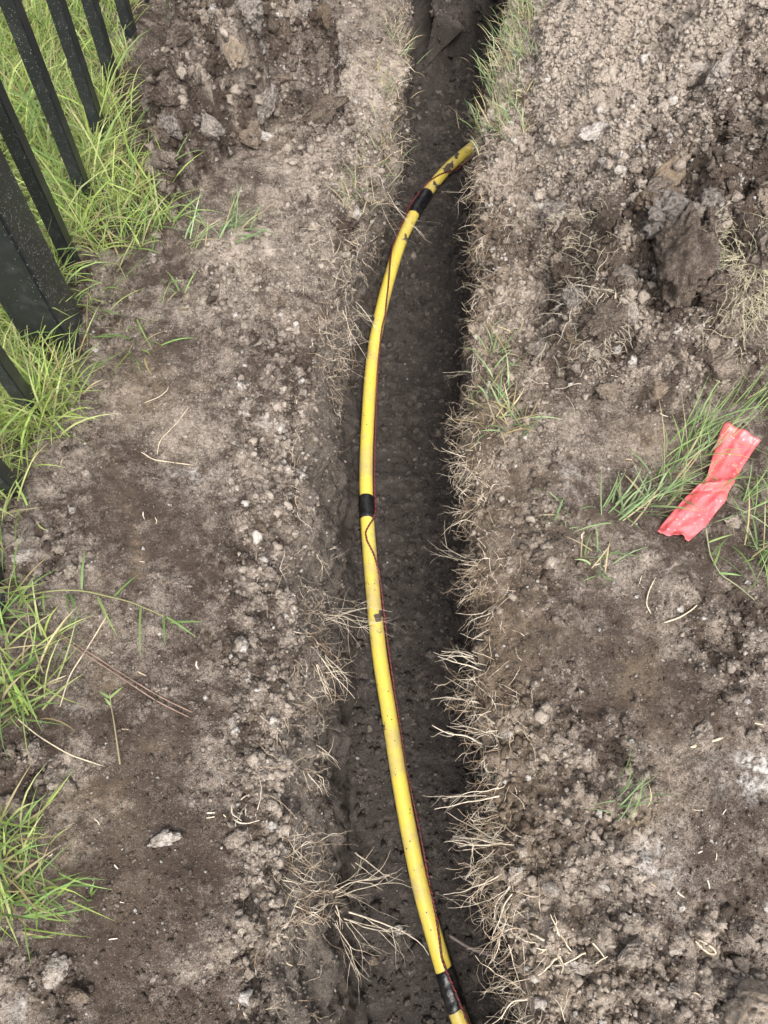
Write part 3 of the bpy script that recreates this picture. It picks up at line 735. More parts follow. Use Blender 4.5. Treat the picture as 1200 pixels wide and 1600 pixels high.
pflat = pos.reshape(-1, 3)
def pick(mask, n, weight=None):
    c = np.flatnonzero(mask.ravel())
    w = None
    if weight is not None: w = weight.ravel()[c]; w = w / w.sum()
    return rng.choice(c, n, p=w, replace=False)
vis_x, vis_y = np.full(GX.shape, -9e3), np.full(GX.shape, -9e3)
nr2 = (np.abs(GX) < 1.4) & (GY > -0.4) & (GY < 2.5)
vis_x[nr2], vis_y[nr2] = Qv(pos[nr2])
inview = (vis_x > -60) & (vis_x < 1260) & (vis_y > -60) & (vis_y < 1660)
cell_area = np.abs(np.gradient(GX, axis=1)) * np.abs(np.gradient(GY, axis=0)) + np.abs(np.gradient(GZ, axis=1)) * np.abs(np.gradient(GY, axis=0))
taken = [G(a[0], a[1])[:2] for a in special]
def scatter_clods(mask, n, rlo, rhi, label, group, dry_shift=0.0, weight=None, lift=-0.05):
    w = cell_area * (weight if weight is not None else 1.0)
    c = pick(mask & inview, n * 3, w); k = 0
    for i in c:
        if k >= n: break
        p = pflat[i]; r = rlo + (rhi - rlo) * rng.random() ** 2.2
        if min((abs(p[0] - t[0]) + abs(p[1] - t[1]) for t in taken), default=9) < r * MM * 1.5: continue
        taken.append(p[:2]); k += 1
        s = soil.reshape(-1, 3)[i]
        tone = (float(np.clip(s[0] + dry_shift + rng.normal(0, .09), 0, 1)), float(np.clip(s[1] + rng.choice([0, 0, 0, .3]), 0, 1)), float(np.clip(s[2] * .5 + rng.choice([0, 0, 0, .25]), 0, 1)))
        clod(p + [0, 0, lift * r * MM], r * MM, rng.integers(12), tone, label, group, stretch=rng.uniform(1, 1.4), tilt=0.6)
scatter_clods(mL, 30, 16, 34, 'one of the large dark broken clods that make up the left heap', 'large clods of the left heap', 0.02, lift=.6)
scatter_clods(mR & (vis_y > 300) & (vis_x > 860), 32, 16, 40, 'one of the large dark clods along the foot of the right heap', 'large clods at the foot of the right heap', -.06, lift=.4)
scatter_clods(mR, 58, 8, 24, 'rough lump of soil among many on the right heap', 'soil lumps on the right heap')
scatter_clods(mL, 40, 8, 22, 'dark crumbly lump among many on the left heap', 'soil lumps on the left heap')
scatter_clods(isL & ones & ~mL & (GX > fx), 50, 4.5, 11, 'small loose clod on the bank left of the trench', 'small clods on the left bank', 0.03, sstep(.4, 1, loose))
scatter_clods(isR & ones & ~mR, 50, 4.5, 11, 'small loose clod on the bank right of the trench', 'small clods on the right bank', 0.03, sstep(.4, 1, loose))
scatter_clods(isF & ones & (GY < 1.9), 14, 5, 10, 'small dark clod fallen onto the trench floor', 'clods on the trench floor', 0.05)

# loose crumbs: nobody could count them
OCT_V = np.array([(1, 0, 0), (-1, 0, 0), (0, 1, 0), (0, -1, 0), (0, 0, 1), (0, 0, -1)], float)
OCT_F = np.array([(0, 2, 4), (2, 1, 4), (1, 3, 4), (3, 0, 4), (2, 0, 5), (1, 2, 5), (3, 1, 5), (0, 3, 5)])
def crumb_mass(n, mask, rmed, rmax, sub, weight, lift=0.25, shift=0.06, pale=0.05):
    iv, jf = ico(sub) if sub else (OCT_V, OCT_F); nv = len(iv)
    var = []
    for s in range(10):
        r = 1 + 0.45 * n3(iv, 0.9, 900 + s) + 0.28 * np.random.default_rng(s + 50).normal(size=nv).clip(-1.2, 1.2) if sub else 1 + 0.38 * np.random.default_rng(s).normal(size=nv).clip(-1.2, 1.2)
        var.append(iv * r[:, None])
    var = np.array(var)
    c = pick(mask & inview, n, cell_area * weight)
    r = np.minimum(rmed * np.exp(rng.normal(0, 0.45, n)), rmax)
    q = rng.normal(size=(n, 4)); q /= np.linalg.norm(q, axis=1, keepdims=True); w, x, y, z = q.T
    R = np.stack([1 - 2 * (y * y + z * z), 2 * (x * y - z * w), 2 * (x * z + y * w), 2 * (x * y + z * w), 1 - 2 * (x * x + z * z), 2 * (y * z - x * w), 2 * (x * z - y * w), 2 * (y * z + x * w), 1 - 2 * (x * x + y * y)], -1).reshape(n, 3, 3)
    sc = r[:, None] * rng.uniform(0.7, 1.25, (n, 3))
    v = var[rng.integers(0, 10, n)] * sc[:, None]
    v = np.einsum('nij,nvj->nvi', R, v)
    ctr = pflat[c] + nrm.reshape(-1, 3)[c] * (r * lift)[:, None] + rng.uniform(-.0015, .0015, (n, 3)) * [1, 1, 0]
    v = v + ctr[:, None]
    s = soil.reshape(-1, 3)[c].copy()
    s[:, 0] = np.clip(s[:, 0] + shift + rng.normal(0, 0.16, n) + 0.3 * (rng.random(n) < 0.3) * (s[:, 0] > .12), 0, 1); s[:, 2] = np.clip(s[:, 2] * 0.7 + (rng.random(n) < pale) * 0.7, 0, 1)
    f = (jf[None] + (np.arange(n) * nv)[:, None, None]).reshape(-1, 3)
    return v.reshape(-1, 3), f, np.repeat(s, nv, 0)
onland = top & ~lawn_side
wl = 0.06 + sstep(0.25, 0.95, loose) + 0.5 * np.exp(-np.abs(dist_lip) / 0.05)
sets = [crumb_mass(20000, onland & ~mR, 0.0019, 0.006, 0, wl, shift=0.06), crumb_mass(9000, onland & ~mR, 0.0012, 0.003, 0, 0.2 + cmp_, shift=0.05), crumb_mass(3000, onland & ~mR, 0.0034, 0.0075, 1, wl ** 2, shift=0.03),
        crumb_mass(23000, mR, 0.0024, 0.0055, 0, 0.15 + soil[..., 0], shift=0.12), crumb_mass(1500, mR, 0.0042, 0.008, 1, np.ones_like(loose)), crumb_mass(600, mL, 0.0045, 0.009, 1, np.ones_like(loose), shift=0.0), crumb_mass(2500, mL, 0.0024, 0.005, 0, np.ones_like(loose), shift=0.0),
        crumb_mass(5500, isWL & (pos[..., 2] > -.30), 0.0019, 0.006, 0, np.exp(pos[..., 2] / .09)), crumb_mass(1500, isWR & (pos[..., 2] > -.15), 0.0017, 0.004, 0, np.exp(pos[..., 2] / .05))]
def join(sets):
    vs, fs, cs, off = [], [], [], 0
    for v, f, c in sets: vs.append(v); fs.append(f + off); cs.append(c); off += len(v)
    return np.concatenate(vs), np.concatenate(fs), np.concatenate(cs)
v, f, c = join(sets); link('soil_crumbs', make_mesh('soil_crumbs', v, f, M_SOIL, {'soil': c}, False), kind='stuff', label='loose pale and dark crumbs of soil over both banks')
flm = isF & ones & (GY < 2.3)
v, f, c = join([crumb_mass(5000, flm, 0.0022, 0.006, 0, np.ones_like(loose), shift=0.0, pale=.008), crumb_mass(500, flm, 0.005, 0.008, 1, np.ones_like(loose), shift=0.0, pale=.01)])
link('trench_crumbs', make_mesh('trench_crumbs', v, f, M_SUB, {'soil': c}, False), kind='stuff', label='dark crumbs fallen onto the trench floor')

# ------------------------------------------------------------------ grass
def blades(base, az, th0, th1, length, width, tint, segs=5, turn=None, kink=0.0):
    N = len(base); s = np.linspace(0, 1, segs + 1)
    th = th0[:, None] + (th1 - th0)[:, None] * s[None] ** 1.3
    a = az[:, None] + (turn if turn is not None else rng.normal(0, 0.35, N))[:, None] * s[None]
    d = np.stack([np.sin(th) * np.cos(a), np.sin(th) * np.sin(a), np.cos(th)], -1)
    step = (length / segs)[:, None, None]
    pth = np.concatenate([base[:, None], base[:, None] + np.cumsum(d[:, :-1] * step, 1)], 1)
    side = np.stack([-np.sin(a), np.cos(a), 0 * a], -1)
    roll = rng.uniform(-0.7, 0.7, N)[:, None, None]
    up = np.cross(d, side); side = side * np.cos(roll) + up * np.sin(roll)
    w = (width[:, None] * np.interp(s, [0, .15, .6, 1], [.7, 1, .85, .06])[None])[..., None] * 0.5
    v = np.stack([pth - side * w, pth + side * w], 2)
    idx = np.arange(N * (segs + 1) * 2).reshape(N, segs + 1, 2)
    q = np.stack([idx[:, :-1, 0], idx[:, :-1, 1], idx[:, 1:, 1], idx[:, 1:, 0]], -1).reshape(-1, 4)
    t = np.repeat(tint, (segs + 1) * 2, 0)
    return v.reshape(-1, 3), q, t
def tint_mix(n, greens, straw=0.12, jitter=0.18):
    g = np.array(greens)[rng.integers(0, len(greens), n)]
    dead = rng.random(n) < straw
    g[dead] = np.array([(0.42, 0.34, 0.17), (0.36, 0.30, 0.18), (0.50, 0.42, 0.25)])[rng.integers(0, 3, dead.sum())]
    return g * np.exp(rng.normal(0, jitter, (n, 1)))
LAWN = [(0.33, 0.44, 0.10), (0.41, 0.50, 0.15), (0.25, 0.38, 0.09), (0.47, 0.52, 0.21)]
BANK = [(0.19, 0.32, 0.09), (0.26, 0.38, 0.12), (0.14, 0.25, 0.07)]
COOL = [(0.21, 0.32, 0.14), (0.29, 0.39, 0.19), (0.16, 0.26, 0.10)]
PALE = [(0.30, 0.36, 0.19), (0.40, 0.41, 0.25), (0.24, 0.32, 0.15)]

lawn_poly = W2([(-300, -150), (222, -60), (222, 25), (214, 60), (205, 120), (203, 180), (205, 260), (235, 310), (200, 360), (160, 400), (120, 440), (105, 500), (80, 560), (130, 620), (100, 680), (60, 720), (20, 770), (-20, 830), (-150, 850)])
dlawn = np.where(isL, poly_inside_dist(GX, GY, lawn_poly), -1)
lw_mask = (dlawn > -0.004) & (GX > -0.95)
lw = np.clip(0.25 + dlawn / 0.05, 0.15, 1) * (0.35 + sstep(-0.2, 0.3, perlin(U / 0.05, V / 0.05, 151)))
pxl = (vis_x > -350) & (vis_x < 330) & (vis_y > -250) & (vis_y < 900)
def lawn_batch(n, l0, l1, lean0, lean1, w0, w1, straw, cols, zoff=0.0):
    c = rng.choice(np.flatnonzero((lw_mask & pxl).ravel()), n, p=(lambda a: a / a.sum())((cell_area * lw).ravel()[np.flatnonzero((lw_mask & pxl).ravel())]))
    b = pflat[c] + rng.uniform(-.004, .004, (n, 3)) * [1, 1, 0] + [0, 0, zoff]
    az = rng.uniform(0, 6.283, n) * 0.75 + rng.normal(-0.6, 0.5, n)
    return blades(b, az, rng.uniform(lean0 * .4, lean0, n), rng.uniform(lean1 * .7, lean1 * 1.1, n), rng.uniform(l0, l1, n) * np.where((b[:, 1] > 1.12) & (b[:, 0] > -.50), 0.5, 1.0), rng.uniform(w0, w1, n), tint_mix(n, cols, straw))
nx_ = 5000
far_b = np.stack([rng.uniform(-2.4, -.92, nx_), rng.uniform(-.6, 2.6, nx_), np.zeros(nx_) - .003], 1)
far_b[3200:, 0] = rng.uniform(-1.0, -.55, nx_ - 3200); far_b[3200:, 1] = rng.uniform(-.9, .42, nx_ - 3200)
v, q, t = join([blades(far_b, rng.uniform(0, 6.28, nx_), rng.uniform(.3, .9, nx_), rng.uniform(1.2, 1.8, nx_), rng.uniform(.07, .14, nx_), rng.uniform(.003, .006, nx_), tint_mix(nx_, LAWN, .15)), lawn_batch(7000, .04, .085, 1.1, 1.7, .0012, .0022, .38, LAWN, -.002), lawn_batch(9500, .05, .11, .9, 1.85, .001, .0021, .12, LAWN), lawn_batch(900, .11, .18, .6, 1.8, .002, .0034, .03, LAWN + BANK)])
link('lawn_grass', make_mesh('lawn_grass', v, q, M_GRASS, {'tint': t}), kind='stuff', label='bright yellow green lawn grass behind the black fence')

def tuft(label, spots, n, l0, l1, lean, cols, straw, w=(.0016, .003), az=None, spread=0.012, category='grass', name='grass_tuft', droop=0.6):
    """a tuft: blades from a few spots; spots are photo pixels on the ground"""
    out = []
    for (px, py) in spots:
        b = G(px, py); m = n
        bb = np.repeat(b[None], m, 0) + np.concatenate([rng.normal(0, spread, (m, 2)), np.full((m, 1), -.003)], 1)
        for k in range(m): bb[k, 2] = ground_z(bb[k, 0], bb[k, 1]) - .003
        a = rng.uniform(0, 6.283, m) if az is None else rng.normal(az, 0.8, m)
        t0 = rng.uniform(lean * .4, lean, m)
        out.append(blades(bb, a, t0, np.minimum(t0 + rng.uniform(droop * .3, droop * 1.9, m), 1.9), rng.uniform(l0, l1, m), rng.uniform(*w, m), tint_mix(m, cols, straw)))
    v, q, t = join(out)
    return thing_mesh(name, v, q, M_GRASS, label, category, attrs={'tint': t})
R = math.radians
tuft('bright green grass tuft at the lower left edge of the photo', [(20, 1330), (-5, 1380), (35, 1390), (0, 1300), (-20, 1345), (40, 1412), (10, 1410)], 19, .04, .10, 1.0, LAWN + BANK, .16, (.0016, .003), spread=.018, az=R(10))
tuft('sprawling grass on the left edge below the whitish lumps', [(0, 960), (30, 1050), (10, 1090), (50, 1060), (-10, 1010), (20, 930), (40, 1105), (60, 1010)], 17, .05, .11, 1.0, LAWN + BANK, .15, (.0016, .003))
tuft('thin grass below the rail end at the left edge', [(10, 800), (-10, 830), (25, 775)], 12, .05, .1, .9, LAWN, .15)
tuft('green grass curling out of the soil left of the post foot', [(60, 640), (40, 660), (85, 640), (100, 620), (70, 670), (30, 620), (50, 600)], 26, .05, .11, .9, LAWN, .1)
tuft('grass arching over the soil right of the post foot', [(125, 560), (105, 590), (150, 450), (135, 480)], 13, .05, .1, 1.0, LAWN + BANK, .15, az=R(-20))
tuft('green grass spilling onto the path below the left heap', [(235, 345), (250, 320), (210, 380), (180, 400), (265, 345), (225, 300), (200, 345)], 24, .05, .1, 1.0, BANK + LAWN, .14)
tuft('flattened grass blades lying across the left bank', [(300, 385), (340, 372), (370, 352)], 13, .04, .09, 1.3, COOL, .15, az=R(25))
tuft('sparse grass between the heap and the fence top left', [(268, 18), (278, 10), (284, 22)], 7, .03, .06, .8, BANK, .05, (.002, .0032))
tuft('green grass clump above the red plastic strip', [(1080, 700), (1100, 690), (1060, 715), (1070, 735), (1110, 675), (1050, 745)], 13, .04, .10, .9, BANK + COOL, .12, (.0012, .0022), spread=.016, az=R(50))
tuft('long grass stems leaning up the foot of the right heap', [(1115, 660), (1150, 650), (1180, 640)], 5, .06, .12, .8, BANK, .1, (.001, .0018), spread=.02, az=R(50))
tuft('green grass clump right of the red plastic strip', [(1195, 780), (1190, 830), (1180, 870), (1205, 900), (1160, 790), (1210, 750)], 15, .04, .10, 1.0, BANK + COOL, .18, (.0014, .0026), spread=.018)
tuft('grass lying flat left of the red plastic strip', [(1035, 755), (1010, 775), (985, 795), (960, 805)], 14, .04, .08, 1.25, COOL, .15, az=R(30))
tuft('small sprig of grass below the middle of the right bank grass', [(930, 875), (945, 885)], 9, .03, .06, 1.0, COOL, .25)
tuft('tiny green sprig at the right bank near the trench', [(880, 800), (870, 790)], 6, .02, .045, .9, COOL, .2)
tuft('thin upright sprig on the lower right bank', [(982, 1255), (978, 1262)], 9, .05, .09, .5, COOL, .25, (.001, .0018), az=R(75))
tuft('pale green grass on the right trench lip beside the pipe bend', [(775, 640), (790, 660), (800, 640), (765, 600), (810, 665), (770, 560)], 12, .03, .07, .9, COOL, .3)
tuft('short pale tuft on the right trench lip above the pipe bend', [(775, 545), (782, 525)], 9, .025, .05, .9, COOL + PALE, .3)
tuft('light green grass along the far right trench lip', [(800, 60), (790, 100), (780, 140), (800, 160), (810, 20), (770, 180), (825, 30), (790, 200), (815, 90)], 55, .02, .055, 1.1, PALE + COOL, .35, (.001, .002), spread=.02, az=R(150))
tuft('bleached grass along the far left trench lip', [(600, 120), (620, 60), (595, 200), (610, 150), (590, 250), (630, 90), (605, 230)], 30, .02, .05, 1.2, PALE, .6, (.0008, .0016), spread=.018)
tuft('dry pale grass on the left lip below the far bend', [(560, 280), (545, 300), (575, 320), (550, 320)], 14, .03, .06, 1.1, PALE, .6, (.001, .0018))
tuft('tiny green seedling on the lower left bank', [(135, 1407)], 5, .01, .022, 1.0, BANK, 0, (.002, .003), spread=.003)
tuft('short grass sprig right of the sunken left path', [(285, 450), (275, 470)], 5, .04, .07, 1.1, BANK, .2)
tuft('long grass stems trailing over the soil beside the post', [(215, 500), (205, 540), (190, 560), (225, 540)], 6, .04, .08, 1.25, BANK + LAWN, .3, az=R(-70))

# the runner: a stem creeping over the left bank with separate leaves
def ground_path(pxs, lift, n=30):
    w = np.array([G(a, b, lift) for a, b in pxs]); s = np.linspace(0, len(w) - 1, n)
    return np.stack([np.interp(s, np.arange(len(w)), w[:, k]) for k in range(3)], 1)
def smooth_path(p, it=3):
    for _ in range(it): p[1:-1] = (p[:-2] + 2 * p[1:-1] + p[2:]) / 4
    return p
M_STEM = M_GRASS
def runner(label, stem_px, leaves, tint=(0.36, 0.36, 0.16)):
    sp_ = smooth_path(ground_path(stem_px, 0.006), 4); o0 = sp_[0].copy(); o0[2] -= 0.006
    root = empty('grass_runner', o0, label, 'grass')
    v, q = tubes(sp_[None], np.linspace(.0011, .0006, len(sp_))[None], 5)
    link('stem', make_mesh('stem', v - o0, q, M_GRASS, {'tint': np.repeat([tint], len(v), 0)}), root)
    for (x0, y0, x1, y1) in leaves:
        a, b = G(x0, y0, .006), G(x1, y1, .006); d = b - a; L = np.linalg.norm(d)
        vv, qq, tt_ = blades(a[None], np.array([math.atan2(d[1], d[0])]), np.array([1.15]), np.array([1.75]), np.array([L * 1.08]), np.array([.0028]), tint_mix(1, BANK, 0, .1), 6, np.array([0.0]))
        link('leaf', make_mesh('leaf', vv - o0, qq, M_GRASS, {'tint': tt_}), root)
runner('grass runner creeping right over the left bank with splayed green leaves', [(35, 935), (80, 925), (130, 924), (170, 934), (205, 942), (235, 955), (258, 965)],
       [(130, 924, 141, 868), (105, 930, 125, 995), (155, 935, 190, 1000), (222, 950, 226, 1030), (258, 965, 262, 1012), (262, 966, 312, 1003), (180, 935, 218, 905), (112, 930, 128, 962), (268, 975, 320, 980), (70, 928, 80, 965)])
runner('dry sprig standing alone on the left bank under the dry needles', [(190, 1195), (185, 1160), (180, 1125), (175, 1100), (174, 1085)],
       [(174, 1092, 195, 1076), (174, 1092, 158, 1082), (176, 1104, 166, 1092)], (0.40, 0.34, 0.20))
runner('bent grass runner below the red plastic strip', [(1100, 830), (1106, 870), (1122, 900), (1150, 918), (1176, 940)],
       [(1106, 872, 1130, 845), (1120, 898, 1150, 905), (1104, 850, 1135, 842), (1112, 886, 1118, 860)], (0.42, 0.42, 0.25))

# ------------------------------------------------------------------ roots
def roots(base, dirs, length, rad, segs=8, wig=0.5, grav=0.25, branch=0.6):
    """wandering tapered strands, some forked; returns verts, quads"""
    N = len(base)
    def walk(b, d, L, wg):
        n = len(b); p = [b]; cur = d / np.linalg.norm(d, axis=1, keepdims=True)
        for k in range(segs):
            cur = cur + rng.normal(0, wg / segs ** .5 * 0.7, (n, 3)) + np.array([0, 0, -grav / segs])
            cur /= np.linalg.norm(cur, axis=1, keepdims=True)
            p.append(p[-1] + cur * (L / segs)[:, None])
        return np.stack(p, 1)
    p = walk(base, dirs, length, wig)
    taper = np.linspace(1, 0.35, segs + 1)[None]
    out = [tubes(p, rad[:, None] * taper, 4)]
    nb = int(N * branch)
    if nb:
        i = rng.integers(0, N, nb); k = rng.integers(2, segs - 1, nb)
        b = p[i, k]; d = p[i, k + 1] - p[i, k]; d = d / np.linalg.norm(d, axis=1, keepdims=True) + rng.normal(0, .55, (nb, 3))
        p2 = walk(b, d, length[i] * rng.uniform(.25, .6, nb), wig * 1.2)
        out.append(tubes(p2, (rad[i] * .6)[:, None] * taper, 3))
    v = np.concatenate([o[0] for o in out]); q = np.concatenate([out[0][1]] + ([out[1][1] + len(out[0][0])] if nb else []))
    return v, q
CREAM = np.array([(0.50, 0.42, 0.31), (0.60, 0.52, 0.41), (0.40, 0.31, 0.22), (0.26, 0.19, 0.13)])
def root_tint(v): 
    c = CREAM[(h2(np.floor(v[:, 0] * 90), np.floor(v[:, 1] * 90), 5) * 3.99).astype(int)]
    return c
def lip_bases(side, y0, y1, n, zlo=-0.07, zhi=0.0):
    """points on the wall just under the lip, between two world y values"""
    m = (isWL if side < 0 else isWR) & ones & (GY > y0) & (GY < y1) & (pos[..., 2] > zlo) & (pos[..., 2] < zhi + .004)
    c = np.flatnonzero(m.ravel())
    return pflat[rng.choice(c, n)]
flat_vx, flat_vy = vis_x.ravel(), vis_y.ravel()
def hit(px, py):
    """the point of the ground, wall or floor seen through this photo pixel"""
    c = np.flatnonzero((np.abs(flat_vx - px) < 4) & (np.abs(flat_vy - py) < 4))
    dd = np.linalg.norm(pflat[c] - CP, axis=1); return pflat[c[dd.argmin()]].copy()
def gy(py): return float(P(620, py)[1])
def root_tangle(label, side, py0, py1, n, L0, L1, r0=.00025, r1=.0007, zlo=-.06, out=0.8, down=0.35, big=(), wig=1.25, ybias=-0.25):
    zhi = 0.0
    if side < 0: zlo, zhi = -0.21, -0.075
    y1, y0 = gy(py0), gy(py1); n = int(n * (0.7 if side < 0 else 0.9))
    b = lip_bases(side, y0, y1, n, zlo, zhi)
    s = -side
    d = np.stack([s * rng.uniform(.3, 1.0, n) * out, rng.normal(ybias, .55, n), rng.normal(-down, .4, n)], 1)
    v, q = roots(b - d / np.linalg.norm(d, axis=1, keepdims=True) * .004, d, rng.uniform(L0, L1, n), r0 + (r1 - r0) * rng.random(n) ** 3, wig=wig, branch=1.3)
    o = [(v, q, root_tint(v))]
    for (x0, yy0, x1, yy1, z0, z1, rad) in big:            # single long strands, from one photo point to another at these heights
        a = hit(x0, yy0); e = P(x1, yy1, min(a[2], -0.02) + (z1 - z0) * .6); d = (e - a)[None]; L = np.linalg.norm(d)
        m = 3
        v, q = roots(np.repeat(a[None], m, 0) + rng.normal(0, .007, (m, 3)), np.repeat(d, m, 0) + rng.normal(0, .08 * L, (m, 3)), np.array([1, .8, .9]) * L, np.array([rad * .8, rad * .5, rad * .35]), 10, .45, 0.02, 2.6)
        o.append((v, q, np.repeat([(0.58, 0.50, 0.39)], len(v), 0)))
    v, q, t = join(o)
    return thing_mesh('root_tangle', v, q, M_ROOT, label, 'roots', 'roots hanging from the trench lips', attrs={'tint': t})
root_tangle('tan roots hanging from the far left lip above the pipe tip', -1, 60, 250, 90, .02, .06)
root_tangle('fine roots on the left lip opposite the uppermost tape wrap', -1, 250, 400, 70, .02, .06, big=[(600, 300, 640, 400, -.03, -.12, .0006)])
root_tangle('bushy grey roots on the left lip where the pipe straightens', -1, 410, 520, 120, .025, .075, big=[(545, 470, 600, 515, -.02, -.10, .0008), (530, 480, 560, 560, -.02, -.1, .0007)])
root_tangle('short stubby roots on the left wall above the middle tape wrap', -1, 540, 660, 40, .01, .035)
root_tangle('wiry roots on the left lip just below the middle tape wrap', -1, 850, 925, 40, .02, .06, big=[(500, 880, 540, 855, -.02, -.05, .0006), (497, 870, 525, 905, -.02, -.05, .0006)])
root_tangle('pale root tangle reaching across the yellow pipe from the left', -1, 920, 990, 60, .03, .07, out=1.1, down=.2, big=[(505, 945, 592, 960, -.02, -.16, .0009), (510, 975, 585, 935, -.03, -.15, .0008), (510, 960, 617, 972, -.03, -.20, .0007), (515, 940, 570, 980, -.02, -.12, .0007)])
root_tangle('fan of pale roots on the left lip below the pipe crossing tangle', -1, 1000, 1120, 70, .025, .07, big=[(505, 1020, 555, 1090, -.02, -.07, .0010), (500, 1030, 545, 1105, -.02, -.08, .0008), (498, 1040, 520, 1090, -.02, -.06, .0009)])
root_tangle('thin white roots low on the left lip above the big tangle', -1, 1130, 1240, 40, .015, .05, big=[(490, 1155, 550, 1185, -.02, -.07, .0009), (480, 1200, 490, 1235, -.01, -.04, .0009)])
root_tangle('big white root tangle on the lower left lip', -1, 1310, 1480, 110, .03, .085, .0003, .0009, out=.8, big=[(530, 1420, 650, 1450, -.02, -.14, .0017), (520, 1400, 600, 1352, -.02, -.1, .0013), (520, 1425, 565, 1520, -.02, -.12, .0013), (525, 1390, 630, 1395, -.03, -.15, .0009), (545, 1345, 590, 1380, -.02, -.08, .0015), (520, 1440, 580, 1535, -.02, -.12, .0010)])
root_tangle('few roots at the bottom end of the left lip', -1, 1500, 1640, 30, .015, .05)
RT = dict(zlo=-.10, out=.55, down=.45)
root_tangle('pale roots on the far right lip behind the pipe tip', 1, 120, 260, 110, .02, .055, **RT)
root_tangle('fringe of roots on the right lip beside the pipe tip', 1, 255, 400, 120, .02, .06, big=[(745, 265, 703, 305, -.03, -.16, .0009)], **RT)
root_tangle('sparse roots on the right lip beside the upper pipe bend', 1, 400, 570, 70, .015, .05, **RT)
root_tangle('thick fringe of straw roots on the right lip above the middle tape wrap', 1, 570, 690, 170, .02, .06, big=[(725, 590, 690, 595, -.01, -.06, .0009)], **RT)
root_tangle('matted root fringe on the right lip beside the middle tape wrap', 1, 690, 830, 170, .02, .055, big=[(728, 710, 680, 710, -.01, -.05, .0008)], **RT)
root_tangle('branched roots reaching into the trench from the right lip midway', 1, 830, 960, 120, .02, .06, big=[(735, 870, 668, 850, -.02, -.08, .0009), (745, 895, 715, 895, -.01, -.04, .001), (740, 915, 704, 940, -.01, -.06, .0008)], **RT)
root_tangle('cluster of white roots forking left from the right lip', 1, 1010, 1100, 110, .025, .07, big=[(760, 1050, 680, 1046, -.02, -.08, .0014), (745, 1085, 675, 1083, -.02, -.09, .0011), (750, 1045, 700, 1035, -.02, -.05, .0009)], **RT)
root_tangle('single long root and fine hairs on the right lip below the white cluster', 1, 1110, 1240, 90, .02, .05, big=[(770, 1152, 686, 1137, -.02, -.09, .0017), (775, 1236, 673, 1244, -.02, -.10, .0013)], **RT)
root_tangle('dense comb of white roots on the lower right lip', 1, 1240, 1460, 230, .03, .08, .0003, .0009, big=[(790, 1320, 692, 1312, -.02, -.10, .0014), (770, 1310, 700, 1272, -.02, -.08, .0010), (790, 1370, 706, 1428, -.02, -.12, .0011), (800, 1400, 755, 1450, -.02, -.09, .0011)], **RT)
root_tangle('long tangled roots at the bottom end of the right lip', 1, 1460, 1660, 110, .03, .08, big=[(840, 1555, 786, 1566, -.02, -.10, .0016), (820, 1480, 830, 1600, -.02, -.08, .001)], **RT)

def root_mat(label, spots, n, L0, L1, r=(.0004, .001), spread=.02, up=.5, tints=None, name='root_clump', grav=.9):
    out = []
    for px, py in spots:
        b = G(px, py)
        bb = np.repeat(b[None], n, 0) + rng.normal(0, 1, (n, 3)) * [spread, spread, .003]
        for k in range(n): bb[k, 2] = ground_z(bb[k, 0], bb[k, 1]) - .001
        d = np.concatenate([rng.normal(0, 1, (n, 2)), rng.uniform(.1, up, (n, 1))], 1)
        v, q = roots(bb, d, rng.uniform(L0, L1, n), rng.uniform(*r, n), 8, .9, grav, .5)
        out.append((v, q, root_tint(v) if tints is None else np.repeat([tints], len(v), 0)))
    v, q, t = join(out)
    return thing_mesh(name, v, q, M_ROOT, label, 'roots', attrs={'tint': t})
root_mat('upturned sod of pale grass roots at the right edge of the heap', [(1165, 420), (1150, 400), (1180, 440), (1170, 380), (1190, 410), (1160, 450), (1195, 465)], 100, .03, .065, (.0003, .0006), .02, .8, (0.46, 0.42, 0.29))
root_mat('tangled pale roots hanging out of the right heap', [(930, 470), (945, 500), (920, 520), (950, 460), (960, 480)], 45, .02, .05, (.0003, .0008), .022, .7, (0.42, 0.37, 0.29))
root_mat('dry straw coloured roots in the left flank of the right heap', [(905, 370), (890, 395), (920, 400), (900, 350), (915, 420)], 45, .02, .045, (.00025, .0005), .02, .6, (0.44, 0.39, 0.28))
root_mat('dead forked root on the lower left bank', [(385, 1262), (375, 1270)], 6, .02, .045, (.0007, .0013), .006, .5, (0.50, 0.43, 0.34))
root_mat('pale forked root lying on the lower right bank', [(885, 1475), (905, 1476), (870, 1472)], 6, .02, .04, (.0008, .0016), .008, .4, (0.58, 0.49, 0.36))
root_mat('thin dry roots on the upper left bank beside the lip', [(520, 440), (500, 380), (530, 400), (550, 380)], 9, .02, .045, (.0004, .0008), .014, .6, (0.46, 0.40, 0.30))
# hair roots all along both edges: beyond counting
def fringe_bases(n):
    m = top & (dist_lip > -.005) & (dist_lip < 0.05) & (GY > -.3) & (GY < 1.6)
    w = (cell_area * np.where(isR, 1.6, .8) * (0.25 + sstep(-.1, .4, perlin(V / .05, U * 0 + 3.7, 161))) * np.where(isR, np.exp(-dist_lip / .03), np.exp(-dist_lip / .02))).ravel()
    c = np.flatnonzero(m.ravel()); return rng.choice(c, n, p=w[c] / w[c].sum())
c = fringe_bases(1500); n = len(c)
sgn = np.where(np.broadcast_to(isR, GX.shape).ravel()[c], -1.0, 1.0)
d = np.stack([sgn * rng.uniform(-.2, 1, n), rng.normal(-.2, .8, n), rng.uniform(-.2, .35, n)], 1)
v, q = roots(pflat[c], d, rng.uniform(.012, .045, n), rng.uniform(.0003, .0006, n), 6, .8, .6, .3)
link('hair_roots', make_mesh('hair_roots', v, q, M_ROOT, {'tint': root_tint(v)}), kind='stuff', label='fine hair roots fringing both trench lips')

